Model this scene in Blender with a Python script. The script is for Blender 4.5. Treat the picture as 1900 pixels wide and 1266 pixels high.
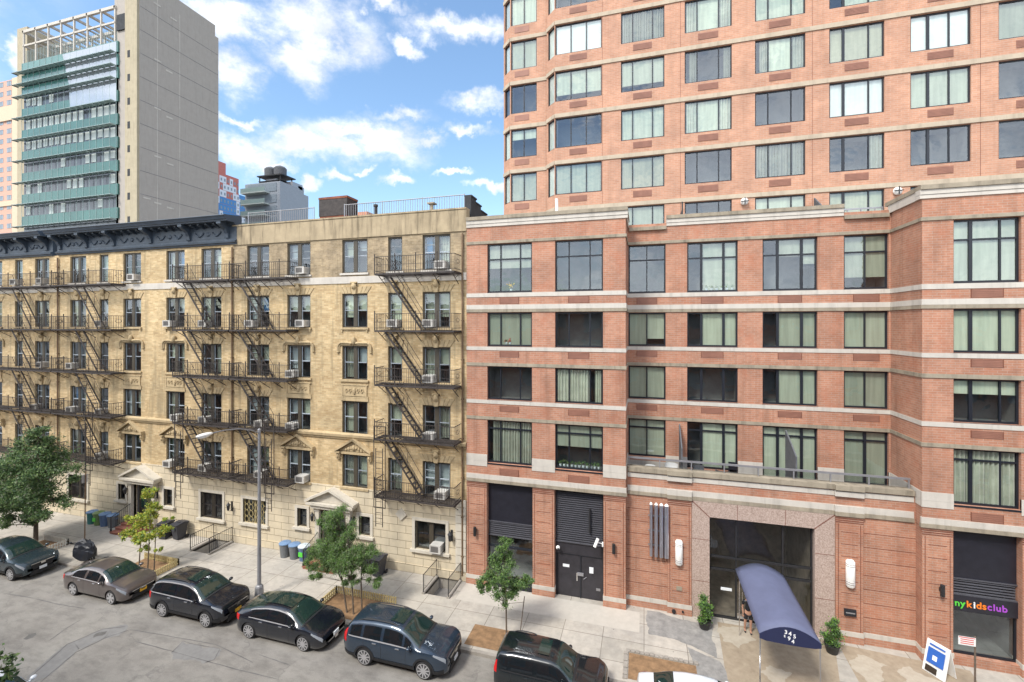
import bpy, math, random
import numpy as np
from mathutils import Vector
R=math.radians
rnd=random.Random(7)
S=bpy.context.scene
for o in list(bpy.data.objects): bpy.data.objects.remove(o)
# ---------------------------------------------------------------- camera
TH=math.atan2(245,841)
cam=bpy.data.cameras.new('camera'); co=bpy.data.objects.new('camera',cam); S.collection.objects.link(co)
co.location=(0,0,13.7); co.rotation_euler=(R(90),0,TH)
cam.sensor_width=36; cam.lens=36*841/1900; cam.shift_y=-30/1900; cam.clip_start=.1; cam.clip_end=3000
S.camera=co
S.render.resolution_x=1024; S.render.resolution_y=682
# ---------------------------------------------------------------- exposure
S.view_settings.view_transform='Standard'; S.view_settings.look='None'; S.view_settings.gamma=1
S.view_settings.exposure=.78
# ---------------------------------------------------------------- sun and sky
SUN_EL,SUN_AZ=R(50),R(206)      # azimuth: 180 = from behind the camera, more = from the left
sd=bpy.data.lights.new('sun','SUN'); sd.energy=2.3; sd.angle=R(12); sd.color=(1,.95,.87)
so=bpy.data.objects.new('sun',sd); S.collection.objects.link(so)
dirs=Vector((math.sin(SUN_AZ)*math.cos(SUN_EL),math.cos(SUN_AZ)*math.cos(SUN_EL),math.sin(SUN_EL)))
so.location=dirs*80; so.rotation_euler=dirs.to_track_quat('Z','Y').to_euler()
W=bpy.data.worlds.new("World"); S.world=W; W.use_nodes=True
nt=W.node_tree; N=nt.nodes; K=nt.links
for n in list(N): N.remove(n)
def nd(N_,t,**k):
    n=N_.new(t)
    for a,b in k.items(): setattr(n,a,b)
    return n
def sky():
    sk=nd(N,'ShaderNodeTexSky',sky_type='NISHITA',sun_disc=False,sun_elevation=SUN_EL,sun_rotation=SUN_AZ,air_density=1.3,dust_density=.6,ozone_density=3.0)
    bg=nd(N,'ShaderNodeBackground'); bg.inputs[1].default_value=.15
    out=nd(N,'ShaderNodeOutputWorld')
    tc=nd(N,'ShaderNodeTexCoord'); nm=nd(N,'ShaderNodeVectorMath',operation='NORMALIZE'); K.new(tc.outputs['Generated'],nm.inputs[0])
    def fnoise(sc,det,rough,vec,scl=(1,1,1)):
        mp=nd(N,'ShaderNodeMapping'); mp.inputs['Scale'].default_value=scl; K.new(vec,mp.inputs[0])
        n=nd(N,'ShaderNodeTexNoise'); n.inputs['Scale'].default_value=sc; n.inputs['Detail'].default_value=det; n.inputs['Roughness'].default_value=rough
        K.new(mp.outputs[0],n.inputs['Vector']); return n
    # warp directions a little so the cloud outlines come out ragged
    wn=fnoise(9,6,.62,nm.outputs[0]); sub=nd(N,'ShaderNodeVectorMath',operation='SUBTRACT'); sub.inputs[1].default_value=(.5,.5,.5); K.new(wn.outputs['Color'],sub.inputs[0])
    scl=nd(N,'ShaderNodeVectorMath',operation='SCALE'); scl.inputs['Scale'].default_value=.13; K.new(sub.outputs[0],scl.inputs[0])
    add=nd(N,'ShaderNodeVectorMath',operation='ADD'); K.new(nm.outputs[0],add.inputs[0]); K.new(scl.outputs[0],add.inputs[1])
    # cloud banks: (azimuth deg, elevation deg, half width, half height)
    C=CLOUDS; last=None
    for az,el,ra,rb in C:
        a,e=R(az),R(el); d=Vector((math.sin(a)*math.cos(e),math.cos(a)*math.cos(e),math.sin(e)))
        t=Vector((math.cos(a),-math.sin(a),0)); 
        u=Vector((-math.sin(a)*math.sin(e),-math.cos(a)*math.sin(e),math.cos(e)))
        df=nd(N,'ShaderNodeVectorMath',operation='SUBTRACT'); df.inputs[1].default_value=d; K.new(add.outputs[0],df.inputs[0])
        o2=[]
        for ax,r in ((t,ra),(u,rb),(d,20)):
            dt=nd(N,'ShaderNodeVectorMath',operation='DOT_PRODUCT'); dt.inputs[1].default_value=ax/R(r); K.new(df.outputs[0],dt.inputs[0]); o2.append(dt)
        cb=nd(N,'ShaderNodeCombineXYZ')
        for i,q in enumerate(o2): K.new(q.outputs['Value'],cb.inputs[i])
        ln=nd(N,'ShaderNodeVectorMath',operation='LENGTH'); K.new(cb.outputs[0],ln.inputs[0])
        m=nd(N,'ShaderNodeMapRange',clamp=True); m.inputs['From Min'].default_value=1.4; m.inputs['From Max'].default_value=.2; K.new(ln.outputs['Value'],m.inputs['Value'])
        if last is None: last=m.outputs[0]
        else:
            mx=nd(N,'ShaderNodeMath',operation='MAXIMUM'); K.new(last,mx.inputs[0]); K.new(m.outputs[0],mx.inputs[1]); last=mx.outputs[0]
    # the rest of the sky: added clouds out of view, thickened for fill light
    gn=fnoise(2.6,9,.6,nm.outputs[0],(1,1,2.4)); gr=nd(N,'ShaderNodeMapRange',clamp=True); gr.inputs['From Min'].default_value=.36; gr.inputs['From Max'].default_value=.52; K.new(gn.outputs[0],gr.inputs[0])
    sp=nd(N,'ShaderNodeSeparateXYZ'); K.new(nm.outputs[0],sp.inputs[0])
    bh=nd(N,'ShaderNodeMapRange',clamp=True); bh.inputs['From Min'].default_value=.5; bh.inputs['From Max'].default_value=.1; K.new(sp.outputs['Y'],bh.inputs[0])
    gm=nd(N,'ShaderNodeMath',operation='MULTIPLY'); K.new(gr.outputs[0],gm.inputs[0]); K.new(bh.outputs[0],gm.inputs[1])
    mx=nd(N,'ShaderNodeMath',operation='MAXIMUM'); K.new(last,mx.inputs[0]); K.new(gm.outputs[0],mx.inputs[1])
    # wispy break-up
    fn=fnoise(14,8,.65,nm.outputs[0],(1,1,1.8)); fr=nd(N,'ShaderNodeMapRange',clamp=True); fr.inputs['From Min'].default_value=.34; fr.inputs['From Max'].default_value=.62; fr.inputs['To Min'].default_value=.35; K.new(fn.outputs[0],fr.inputs[0])
    fm=nd(N,'ShaderNodeMath',operation='MULTIPLY'); K.new(mx.outputs[0],fm.inputs[0]); K.new(fr.outputs[0],fm.inputs[1])
    cr=nd(N,'ShaderNodeMapRange',clamp=True,interpolation_type='SMOOTHSTEP'); cr.inputs['From Min'].default_value=.05; cr.inputs['From Max'].default_value=.72; cr.inputs['To Max'].default_value=.88; K.new(fm.outputs[0],cr.inputs[0])
    # cloud colour: bright tops, slightly grey undersides
    cn=fnoise(7,6,.6,add.outputs[0],(1,1,2)); cc=nd(N,'ShaderNodeMix',data_type='RGBA'); cc.inputs['A'].default_value=(3.7,3.9,4.3,1); cc.inputs['B'].default_value=(5.2,5.25,5.4,1)
    cq=nd(N,'ShaderNodeMapRange',clamp=True); cq.inputs['From Min'].default_value=.38; cq.inputs['From Max'].default_value=.58; K.new(cn.outputs[0],cq.inputs[0]); K.new(cq.outputs[0],cc.inputs['Factor'])
    tint=nd(N,'ShaderNodeMix',data_type='RGBA',blend_type='MULTIPLY'); tint.inputs['Factor'].default_value=1; tint.inputs['B'].default_value=SKYTINT; K.new(sk.outputs[0],tint.inputs['A'])
    bb=nd(N,'ShaderNodeMapRange',clamp=True); bb.inputs['From Min'].default_value=.2; bb.inputs['From Max'].default_value=-.5; bb.inputs['To Min'].default_value=1; bb.inputs['To Max'].default_value=2.0; K.new(sp.outputs['Y'],bb.inputs[0])  # unseen clouds behind the camera made brighter to add fill light
    cs=nd(N,'ShaderNodeVectorMath',operation='SCALE'); K.new(cc.outputs['Result'],cs.inputs[0]); K.new(bb.outputs[0],cs.inputs['Scale'])
    mix=nd(N,'ShaderNodeMix',data_type='RGBA'); K.new(cr.outputs[0],mix.inputs['Factor']); K.new(tint.outputs['Result'],mix.inputs['A']); K.new(cs.outputs[0],mix.inputs['B'])
    K.new(mix.outputs['Result'],bg.inputs[0]); K.new(bg.outputs[0],out.inputs[0])
SKYTINT=(.92,.97,.98,1)
def pxdir(u,v,ru,rv):
    X=(u-950)/841; Y=(603-v)/841
    az=math.degrees(math.atan(X))-math.degrees(TH); h=math.hypot(1,X); el=math.degrees(math.atan2(Y,h))
    k=math.degrees(1/841)
    return (az,el,ru*k/(1+X*X),rv*k/math.sqrt(1+X*X))
CLOUDS=[(-43.7,34.2,6.0,2.6),(-37.5,33.0,6.0,4.6),(-41.5,29.6,4.2,3.6),(-46.8,24.3,3.4,2.8),(-46,28,3.0,3.6),(-23.5,34.4,6.6,2.3),(-29.5,33.4,3.2,1.6),
 (-46.5,17.4,3.4,1.0),(-45.6,12.6,5.0,2.0),(-40.0,16.6,4.8,2.1),(-35.5,18.2,5.0,2.8),(-28.0,17.8,4,1.6),(-28.6,24.2,5.0,1.5),(-20.2,25.2,3.6,1.7),(-22.4,14.6,2.6,.8),
 (-19.6,15.6,3.0,1.0),(-34.5,17.0,1.6,.8),(-30.6,12.2,2.4,.9),(-37.4,11.9,1.6,.7),(-22.5,18.4,2.2,1.2),(-63.6,25.5,2.4,1.3),(-63.9,31.5,2.2,1.2),(-33,39.5,5,1.5),(-22,20.6,3.4,1.0)]
CLOUDS=[(-45,34,5,2)]
CLOUDS=[pxdir(*a) for a in [(430,32,85,36),(590,52,105,48),(550,112,70,38),(425,140,50,42),(850,55,88,22),(755,84,34,12),(700,4,60,12),
 (440,228,50,9),(450,285,70,28),(560,272,90,30),(680,262,110,42),(635,240,44,14),(740,212,62,13),(790,252,36,10),(885,197,50,17),(865,240,44,9),(835,321,36,7),(905,348,40,9),(735,335,26,10),(642,335,26,10),(582,345,26,14),(20,95,40,22),(8,60,30,16),(680,317,14,6),(500,303,60,10)]]
sky()
# ---------------------------------------------------------------- materials
MT={}
def newmat(name):
    m=bpy.data.materials.new(name); m.use_nodes=True; MT[name]=m; t=m.node_tree
    b=t.nodes['Principled BSDF']; return m,t,b
def mpp(t,scale=(1,1,1),uv=False):
    tc=t.nodes.new('ShaderNodeTexCoord'); mp=t.nodes.new('ShaderNodeMapping'); mp.inputs['Scale'].default_value=scale
    t.links.new(tc.outputs['UV' if uv else 'Object'],mp.inputs[0]); return mp.outputs[0]
def noise(t,sc,det=5,rough=.6,vec=None,scale=(1,1,1)):
    n=t.nodes.new('ShaderNodeTexNoise'); n.inputs['Scale'].default_value=sc; n.inputs['Detail'].default_value=det; n.inputs['Roughness'].default_value=rough
    t.links.new(vec if vec is not None else mpp(t,scale),n.inputs['Vector']); return n.outputs[0]
def ramp(t,x,stops):
    r=t.nodes.new('ShaderNodeValToRGB'); e=r.color_ramp.elements
    e[0].position=stops[0][0]; e[0].color=(*stops[0][1],1); e[1].position=stops[-1][0]; e[1].color=(*stops[-1][1],1)
    for p,c in stops[1:-1]: q=e.new(p); q.color=(*c,1)
    t.links.new(x,r.inputs[0]); return r.outputs[0]
def mixc(t,f,a,b,mode='MIX'):
    m=t.nodes.new('ShaderNodeMix'); m.data_type='RGBA'; m.blend_type=mode
    for k,v in (('Factor',f),('A',a),('B',b)):
        if isinstance(v,(int,float)): m.inputs[k].default_value=v
        elif isinstance(v,tuple): m.inputs[k].default_value=(*v,1)
        else: t.links.new(v,m.inputs[k])
    return m.outputs['Result']
def bump(t,b,h,st=.3,d=.01):
    n=t.nodes.new('ShaderNodeBump'); n.inputs['Strength'].default_value=st; n.inputs['Distance'].default_value=d
    t.links.new(h,n.inputs['Height']); t.links.new(n.outputs[0],b.inputs['Normal'])
def plain(name,col,rough=.6,metal=0,var=.12,sc=3,coat=0,spec=.5):
    m,t,b=newmat(name); b.inputs['Roughness'].default_value=rough; b.inputs['Metallic'].default_value=metal
    b.inputs['Specular IOR Level'].default_value=spec
    if coat: b.inputs['Coat Weight'].default_value=coat; b.inputs['Coat Roughness'].default_value=.04
    if var:
        n=noise(t,sc,6,.65); c=ramp(t,n,[(.3,tuple(x*(1-var) for x in col)),(.7,tuple(min(1,x*(1+var)) for x in col))])
        t.links.new(c,b.inputs['Base Color'])
    else: b.inputs['Base Color'].default_value=(*col,1)
    return m
def brick(name,c1,c2,mort,bw,bh,ms=.012,stain=.25,rough=.85,bmp=.25,offs=.5,blotch=None,sc2=.5,bias=0.,streak=.0):
    m,t,b=newmat(name); b.inputs['Roughness'].default_value=rough; b.inputs['Specular IOR Level'].default_value=.3
    v=mpp(t,(1,1,1),True); br=t.nodes.new('ShaderNodeTexBrick'); t.links.new(v,br.inputs['Vector'])
    br.offset=offs; br.inputs['Color1'].default_value=(*c1,1); br.inputs['Color2'].default_value=(*c2,1); br.inputs['Mortar'].default_value=(*mort,1)
    br.inputs['Scale'].default_value=1; br.inputs['Brick Width'].default_value=bw; br.inputs['Row Height'].default_value=bh; br.inputs['Mortar Size'].default_value=ms; br.inputs['Mortar Smooth'].default_value=.3; br.inputs['Bias'].default_value=bias
    c=br.outputs['Color']
    n=noise(t,sc2,7,.62,v); n2=noise(t,3.2,6,.7,v)
    c=mixc(t,1,c,ramp(t,n,[(.32,(1-stain,)*3),(.62,(1.08,1.06,1.03))]),'MULTIPLY')
    c=mixc(t,1,c,ramp(t,n2,[(.3,(1-stain*.6,)*3),(.65,(1.05,)*3)]),'MULTIPLY')
    if blotch:
        n3=noise(t,1.1,6,.7,v); f=ramp(t,n3,[(.5,(0,0,0)),(.68,(.55,.55,.55))]); c=mixc(t,f,c,blotch)
    if streak:
        n4=noise(t,1,5,.6,mpp(t,(2.2,.16,1),True)); c=mixc(t,ramp(t,n4,[(.52,(0,0,0)),(.72,(streak,)*3)]),c,tuple(x*.35 for x in c1))
    t.links.new(c,b.inputs['Base Color'])
    if bmp: bump(t,b,br.outputs['Fac'],bmp,-.008)
    return m
brick('red_brick',(.465,.236,.155),(.40,.192,.122),(.43,.30,.24),.3,.1,.011,.24,streak=.45,blotch=(.40,.15,.085))
brick('tower_brick_lit',(.52,.288,.192),(.455,.24,.155),(.49,.35,.285),.3,.1,.010,.18,streak=.25)  # lighter, pinker version of the red brick: the tower's light is put into the colour
brick('tan_brick',(.68,.525,.305),(.49,.35,.18),(.52,.42,.28),.30,.10,.010,.27,blotch=(.25,.165,.08),sc2=.55,streak=.85,bmp=.3)
brick('grey_tan_brick',(.46,.36,.23),(.33,.25,.15),(.42,.35,.25),.24,.085,.010,.38,blotch=(.16,.125,.09),sc2=.9,streak=.8)
brick('old_brick',(.36,.10,.05),(.30,.09,.05),(.22,.14,.1),.24,.08,.012,.5,blotch=(.07,.06,.055))
brick('ashlar',(.60,.525,.39),(.57,.495,.365),(.20,.16,.11),1.06,.42,.014,.10,bmp=.5,streak=.25)
brick('paver',(.46,.43,.385),(.41,.385,.34),(.17,.15,.13),1.75,1.35,.014,.20,rough=.9,offs=0,blotch=(.31,.28,.24),sc2=.4)
brick('granite_base',(.40,.28,.23),(.40,.28,.23),(.40,.28,.23),3,3,0,.1,bmp=0)
def spots(name,sc,th,dark):
    t=MT[name].node_tree; b=t.nodes['Principled BSDF']; src=b.inputs['Base Color'].links[0].from_socket; v=mpp(t)
    vo=t.nodes.new('ShaderNodeTexVoronoi'); vo.inputs['Scale'].default_value=sc; t.links.new(v,vo.inputs['Vector']); f=ramp(t,vo.outputs['Distance'],[(th*.7,(1,1,1)),(th,(0,0,0))]); k=noise(t,.9,3,.5,v); f=mixc(t,1,f,ramp(t,k,[(.5,(0,0,0)),(.56,(.55,)*3)]),'MULTIPLY')
    t.links.new(mixc(t,f,src,dark),b.inputs['Base Color'])
spots('paver',2.6,.10,(.12,.11,.10))
def granite():
    m,t,b=newmat('granite'); b.inputs['Roughness'].default_value=.45
    n=noise(t,22,3,.8); c=ramp(t,n,[(.36,(.27,.20,.165)),(.5,(.41,.31,.26)),(.66,(.52,.42,.36))]); t.links.new(c,b.inputs['Base Color'])
granite()
def stone(name,c,st=.3,streak=.35):
    m,t,b=newmat(name); b.inputs['Roughness'].default_value=.85; b.inputs['Specular IOR Level'].default_value=.25
    n=noise(t,1.3,7,.7); n2=noise(t,1,5,.6,None,(3.5,3.5,.35))
    cc=ramp(t,n,[(.3,tuple(x*(1-st) for x in c)),(.65,c)])
    f=ramp(t,n2,[(.50,(0,0,0)),(.72,(streak,)*3)]); cc=mixc(t,f,cc,tuple(x*.3 for x in c)); t.links.new(cc,b.inputs['Base Color'])
    bump(t,b,n,.15,.01)
stone('limestone',(.56,.52,.46),.16,.3); stone('weathered_stone',(.36,.31,.235),.35,.6); stone('tan_stone',(.52,.40,.235),.25,.45)
stone('pale_stone',(.60,.55,.46),.12,.25); stone('parapet_concrete',(.43,.345,.225),.30,.85); stone('tower_ledge',(.50,.42,.32),.2,.3)
stone('office_concrete',(.385,.35,.31),.08,.12); stone('office_yellow',(.42,.365,.26),.15,.2); stone('kerb_stone',(.36,.33,.29),.3,.4)
plain('cornice_paint',(.045,.062,.085),.5,0,.25,1.5); plain('iron',(.042,.034,.031),.7,0,.5,4); plain('rail_black',(.02,.02,.022),.5)
plain('black_frame',(.012,.015,.022),.4,0,.1); plain('brown_frame',(.062,.052,.037),.5,0,.15); plain('interior',(.16,.16,.17),.9,0,.3,.8)
plain('blind',(.53,.56,.47),.8,0,.05,1); plain('blind_cream',(.50,.48,.37),.8,0,.05,1); plain('blind_white',(.82,.84,.86),.7,0,.03,1); plain('blind_gray',(.34,.38,.42),.8,0,.05); plain('blue_cloth',(.10,.26,.5),.8); plain('teal_cloth',(.03,.35,.42),.8)
plain('curtain',(.43,.44,.38),.9,0,.2,2); plain('vent_metal',(.27,.125,.085),.6,0,.15,2)
plain('ac_white',(.52,.50,.46),.5,0,.1); plain('ac_grille',(.16,.15,.14),.6); plain('pipe_brown',(.16,.10,.055),.6,0,.3); plain('tar',(.035,.038,.042),.9,0,.4,1.5)
plain('steel_grey',(.33,.33,.35),.4,.5,.1); plain('lamp_paint',(.27,.27,.28),.5,.2,.15); plain('white_paint',(.78,.78,.76),.5,0,.05); plain('lamp_white',(.85,.84,.80),.3,0,.03)
plain('chrome',(.7,.7,.72),.15,1,0); plain('tube_steel',(.55,.56,.64),.28,.9,.1); plain('dark_bin',(.03,.032,.042),.45,0,.2); plain('tyre',(.018,.018,.02),.8,0,.2); plain('rim',(.62,.62,.64),.3,.6,.05); plain('rim_dark',(.11,.11,.12),.3,.8,.05)
plain('bin_blue',(.10,.16,.28),.45,0,.2); plain('bin_teal',(.05,.20,.20),.5,0,.2); plain('bin_grey',(.16,.17,.18),.5,0,.2); plain('bin_green',(.17,.25,.10),.5,0,.2); plain('lid_blue',(.16,.26,.42),.45); plain('lid_pale',(.55,.62,.66),.5)
plain('dirt',(.24,.145,.075),.95,0,.35,4); plain('guard_yellow',(.55,.45,.22),.7,0,.2); plain('guard_white',(.6,.58,.52),.7,0,.15); plain('bark',(.13,.10,.075),.9,0,.35,6)
plain('canopy_cloth',(.115,.13,.215),.75,0,.10,1.5); plain('canopy_front',(.015,.02,.065),.7,0,.1); plain('black_panel',(.018,.018,.026),.35,0,.2); plain('louver',(.10,.10,.115),.45,.3,.1); plain('door_paint',(.032,.03,.036),.4,0,.25)
plain('stoop_brick',(.30,.12,.08),.85,0,.3,5); plain('cloth_black',(.012,.014,.02),.4,0,.2); plain('skin',(.45,.25,.17),.6,0,.05); plain('trouser',(.02,.02,.025),.8); plain('hair',(.03,.02,.012),.7)
plain('sign_red',(.6,.03,.03),.5,0,0); plain('sign_blue',(.03,.12,.45),.4,0,.1); plain('txt_green',(.1,.6,.06),.4,0,0); plain('txt_orange',(.85,.22,.02),.4,0,0); plain('txt_purple',(.35,.07,.5),.4,0,0); plain('txt_white',(.85,.85,.85),.4,0,0); plain('txt_yellow',(.85,.55,.02),.4,0,0)
plain('roof_gray',(.2,.19,.18),.9,0,.3,1); plain('soil_pot',(.03,.03,.03),.6); plain('wood_tank',(.10,.105,.115),.8,0,.2); plain('grey_clad',(.27,.30,.34),.6,0,.08); plain('orange_brick',(.52,.24,.15),.9,0,.2)
plain('lobby_lit_stone',(.36,.30,.22),.5,0,.3); plain('facade_blue',(.07,.23,.50),.6,0,.1); plain('facade_white',(.62,.66,.72),.6,0,.05); plain('facade_red',(.48,.16,.13),.7,0,.15); plain('far_cream',(.60,.46,.33),.8,0,.08); plain('far_pink',(.55,.33,.25),.8,0,.08); plain('far_window',(.22,.26,.30),.3,0,.2)  # lobby colour is lightened to stand in for its indoor lighting
plain('green_glass',(.035,.12,.105),.22,0,.2,.35,spec=.6); plain('green_glass_light',(.06,.17,.155),.15,0,.2,.4,spec=.7); plain('louver_glass',(.24,.32,.31),.3,0,.1); plain('mirror_glass',(.36,.39,.42),.06,.6,.1,.3); plain('office_window',(.05,.06,.07),.15,0,.5,.6,spec=.8); plain('panel_white',(.42,.47,.45),.5,0,.06)
plain('car_side_glass',(.008,.011,.014),.03,0,0,spec=1.0); plain('car_glass',(.014,.032,.028),.03,0,0,spec=1.0); plain('car_black',(.006,.008,.014),.22,0,0,coat=1); plain('car_taupe',(.15,.128,.122),.28,.55,.05,coat=1); plain('car_slate',(.028,.047,.075),.25,.4,.05,coat=1); plain('car_charcoal',(.035,.055,.068),.25,.4,.05,coat=1); plain('car_white',(.72,.76,.8),.3,0,.02,coat=1); plain('car_ink',(.006,.010,.013),.22,0,0,coat=1)
plain('plastic_black',(.015,.015,.017),.6); plain('tail_red',(.5,.01,.012),.25,0,0); plain('head_lamp',(.35,.38,.42),.1,.3,0); plain('plate_yellow',(.75,.42,.03),.5,0,0); plain('plate_white',(.75,.78,.8),.5,0,0)
plain('leaf_dark',(.065,.12,.055),.6,0,.3,2); plain('leaf_mid',(.12,.21,.075),.6,0,.3,2); plain('leaf_light',(.22,.31,.11),.6,0,.2,2); plain('leaf_grey',(.23,.26,.17),.6,0,.2,2); plain('leaf_yellow',(.48,.53,.08),.6,0,.25,2); plain('leaf_gold',(.55,.46,.08),.6,0,.2,2); plain('leaf_bright',(.17,.33,.05),.6,0,.2,2)
plain('flower_yellow',(.75,.5,.08),.6,0,.1); plain('flower_red',(.4,.08,.05),.6,0,.1); plain('mortar_joint',(.16,.055,.035),.9,0,0)
for nme in ('leaf_dark','leaf_mid','leaf_light','leaf_grey','leaf_yellow','leaf_gold','leaf_bright'):
    t=MT[nme].node_tree; b=t.nodes['Principled BSDF']; o=t.nodes['Material Output']; tr=t.nodes.new('ShaderNodeBsdfTranslucent'); mx=t.nodes.new('ShaderNodeMixShader'); mx.inputs[0].default_value=.3
    t.links.new(b.inputs['Base Color'].links[0].from_socket,tr.inputs[0]); t.links.new(b.outputs[0],mx.inputs[1]); t.links.new(tr.outputs[0],mx.inputs[2]); t.links.new(mx.outputs[0],o.inputs[0])
def vary(name,lo,hi,slat=0):
    t=MT[name].node_tree; b=t.nodes['Principled BSDF']; src=b.inputs['Base Color'].links[0].from_socket
    oi=t.nodes.new('ShaderNodeObjectInfo'); c=ramp(t,oi.outputs['Random'],[(0,(lo,)*3),(1,(hi,)*3)]); c=mixc(t,1,src,c,'MULTIPLY')
    w=noise(t,1,3,.5,None,(7,7,.5)); c=mixc(t,1,c,ramp(t,w,[(.35,(1-slat,)*3),(.65,(1.05,)*3)]),'MULTIPLY'); t.links.new(c,b.inputs['Base Color'])
for q in (('blind',.55,1.08,.14),('blind_cream',.6,1,.1),('blind_white',.7,1,.05),('blind_gray',.6,1.2,.1),('curtain',.6,1.25,.2)): vary(*q)
def glass(name,tint,refl,wob=.25,wsc=1.2):
    m,t,b=newmat(name); o=t.nodes['Material Output']; t.nodes.remove(b)
    g=t.nodes.new('ShaderNodeBsdfGlossy'); g.inputs['Roughness'].default_value=.015; g.inputs['Color'].default_value=(.85,.92,1,1)
    tr=t.nodes.new('ShaderNodeBsdfTransparent'); tr.inputs[0].default_value=(*tint,1)
    lw=t.nodes.new('ShaderNodeLayerWeight'); lw.inputs[0].default_value=.5; fr=t.nodes.new('ShaderNodeMath'); fr.operation='POWER'; fr.inputs[1].default_value=4.5; t.links.new(lw.outputs['Facing'],fr.inputs[0])
    ma=t.nodes.new('ShaderNodeMath'); ma.operation='MULTIPLY_ADD'; ma.inputs[1].default_value=.9; ma.inputs[2].default_value=refl; ma.use_clamp=True; t.links.new(fr.outputs[0],ma.inputs[0])
    n=noise(t,wsc,2,.5); bp=t.nodes.new('ShaderNodeBump'); bp.inputs['Strength'].default_value=wob; bp.inputs['Distance'].default_value=.05; t.links.new(n,bp.inputs['Height']); t.links.new(bp.outputs[0],g.inputs['Normal'])
    mx=t.nodes.new('ShaderNodeMixShader'); t.links.new(ma.outputs[0],mx.inputs[0]); t.links.new(tr.outputs[0],mx.inputs[1]); t.links.new(g.outputs[0],mx.inputs[2]); t.links.new(mx.outputs[0],o.inputs[0])
glass('glass',(.86,.91,.86),.13); glass('glass_dark',(.6,.62,.64),.045); glass('glass_rail',(.7,.72,.74),.1,0)
def asphalt():
    m,t,b=newmat('asphalt'); b.inputs['Roughness'].default_value=.9; v=mpp(t)
    n1=noise(t,.35,8,.65,v); n2=noise(t,28,4,.7,v); n3=noise(t,1.3,6,.7,None,(1,2.2,1))
    c=ramp(t,n1,[(.3,(.185,.172,.155)),(.5,(.235,.22,.198)),(.7,(.28,.265,.238))])
    c=mixc(t,1,c,ramp(t,n2,[(.35,(.88,)*3),(.65,(1.08,)*3)]),'MULTIPLY'); c=mixc(t,1,c,ramp(t,n3,[(.33,(.78,)*3),(.55,(1.04,)*3)]),'MULTIPLY')
    # cracks
    wv=t.nodes.new('ShaderNodeTexVoronoi'); wv.feature='DISTANCE_TO_EDGE'; wv.inputs['Scale'].default_value=.42
    nn=t.nodes.new('ShaderNodeTexNoise'); nn.inputs['Scale'].default_value=1.3; nn.inputs['Detail'].default_value=7; t.links.new(v,nn.inputs['Vector'])
    ad=t.nodes.new('ShaderNodeMix'); ad.data_type='RGBA'; ad.blend_type='LINEAR_LIGHT'; ad.inputs['Factor'].default_value=.7; t.links.new(v,ad.inputs['A']); t.links.new(nn.outputs['Color'],ad.inputs['B']); t.links.new(ad.outputs['Result'],wv.inputs['Vector'])
    brk=noise(t,.6,4,.6,v); f=ramp(t,wv.outputs['Distance'],[(.0,(.8,)*3),(.018,(0,0,0))]); f2=ramp(t,brk,[(.45,(0,0,0)),(.58,(1,1,1))]); f3=mixc(t,1,f,f2,'MULTIPLY')
    c=mixc(t,mixc(t,1,f3,(.6,.6,.6),'MULTIPLY'),c,(.10,.095,.09)); t.links.new(c,b.inputs['Base Color']); bump(t,b,n2,.4,.006)
asphalt()
def patchmat(name,a,b2):
    m,t,b=newmat(name); b.inputs['Roughness'].default_value=.9; n=noise(t,3,7,.7); t.links.new(ramp(t,n,[(.3,a),(.7,b2)]),b.inputs['Base Color'])
patchmat('asphalt_patch',(.17,.165,.16),(.23,.225,.215)); patchmat('asphalt_seam',(.10,.095,.09),(.16,.155,.15)); patchmat('asphalt_dark',(.09,.085,.08),(.15,.145,.135)); patchmat('wet_concrete',(.26,.205,.145),(.38,.315,.23)); patchmat('dry_concrete',(.36,.31,.24),(.46,.41,.33)); patchmat('dark_slab',(.17,.165,.16),(.33,.32,.30))
patchmat('pale_slab',(.43,.40,.35),(.50,.465,.41))
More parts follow.
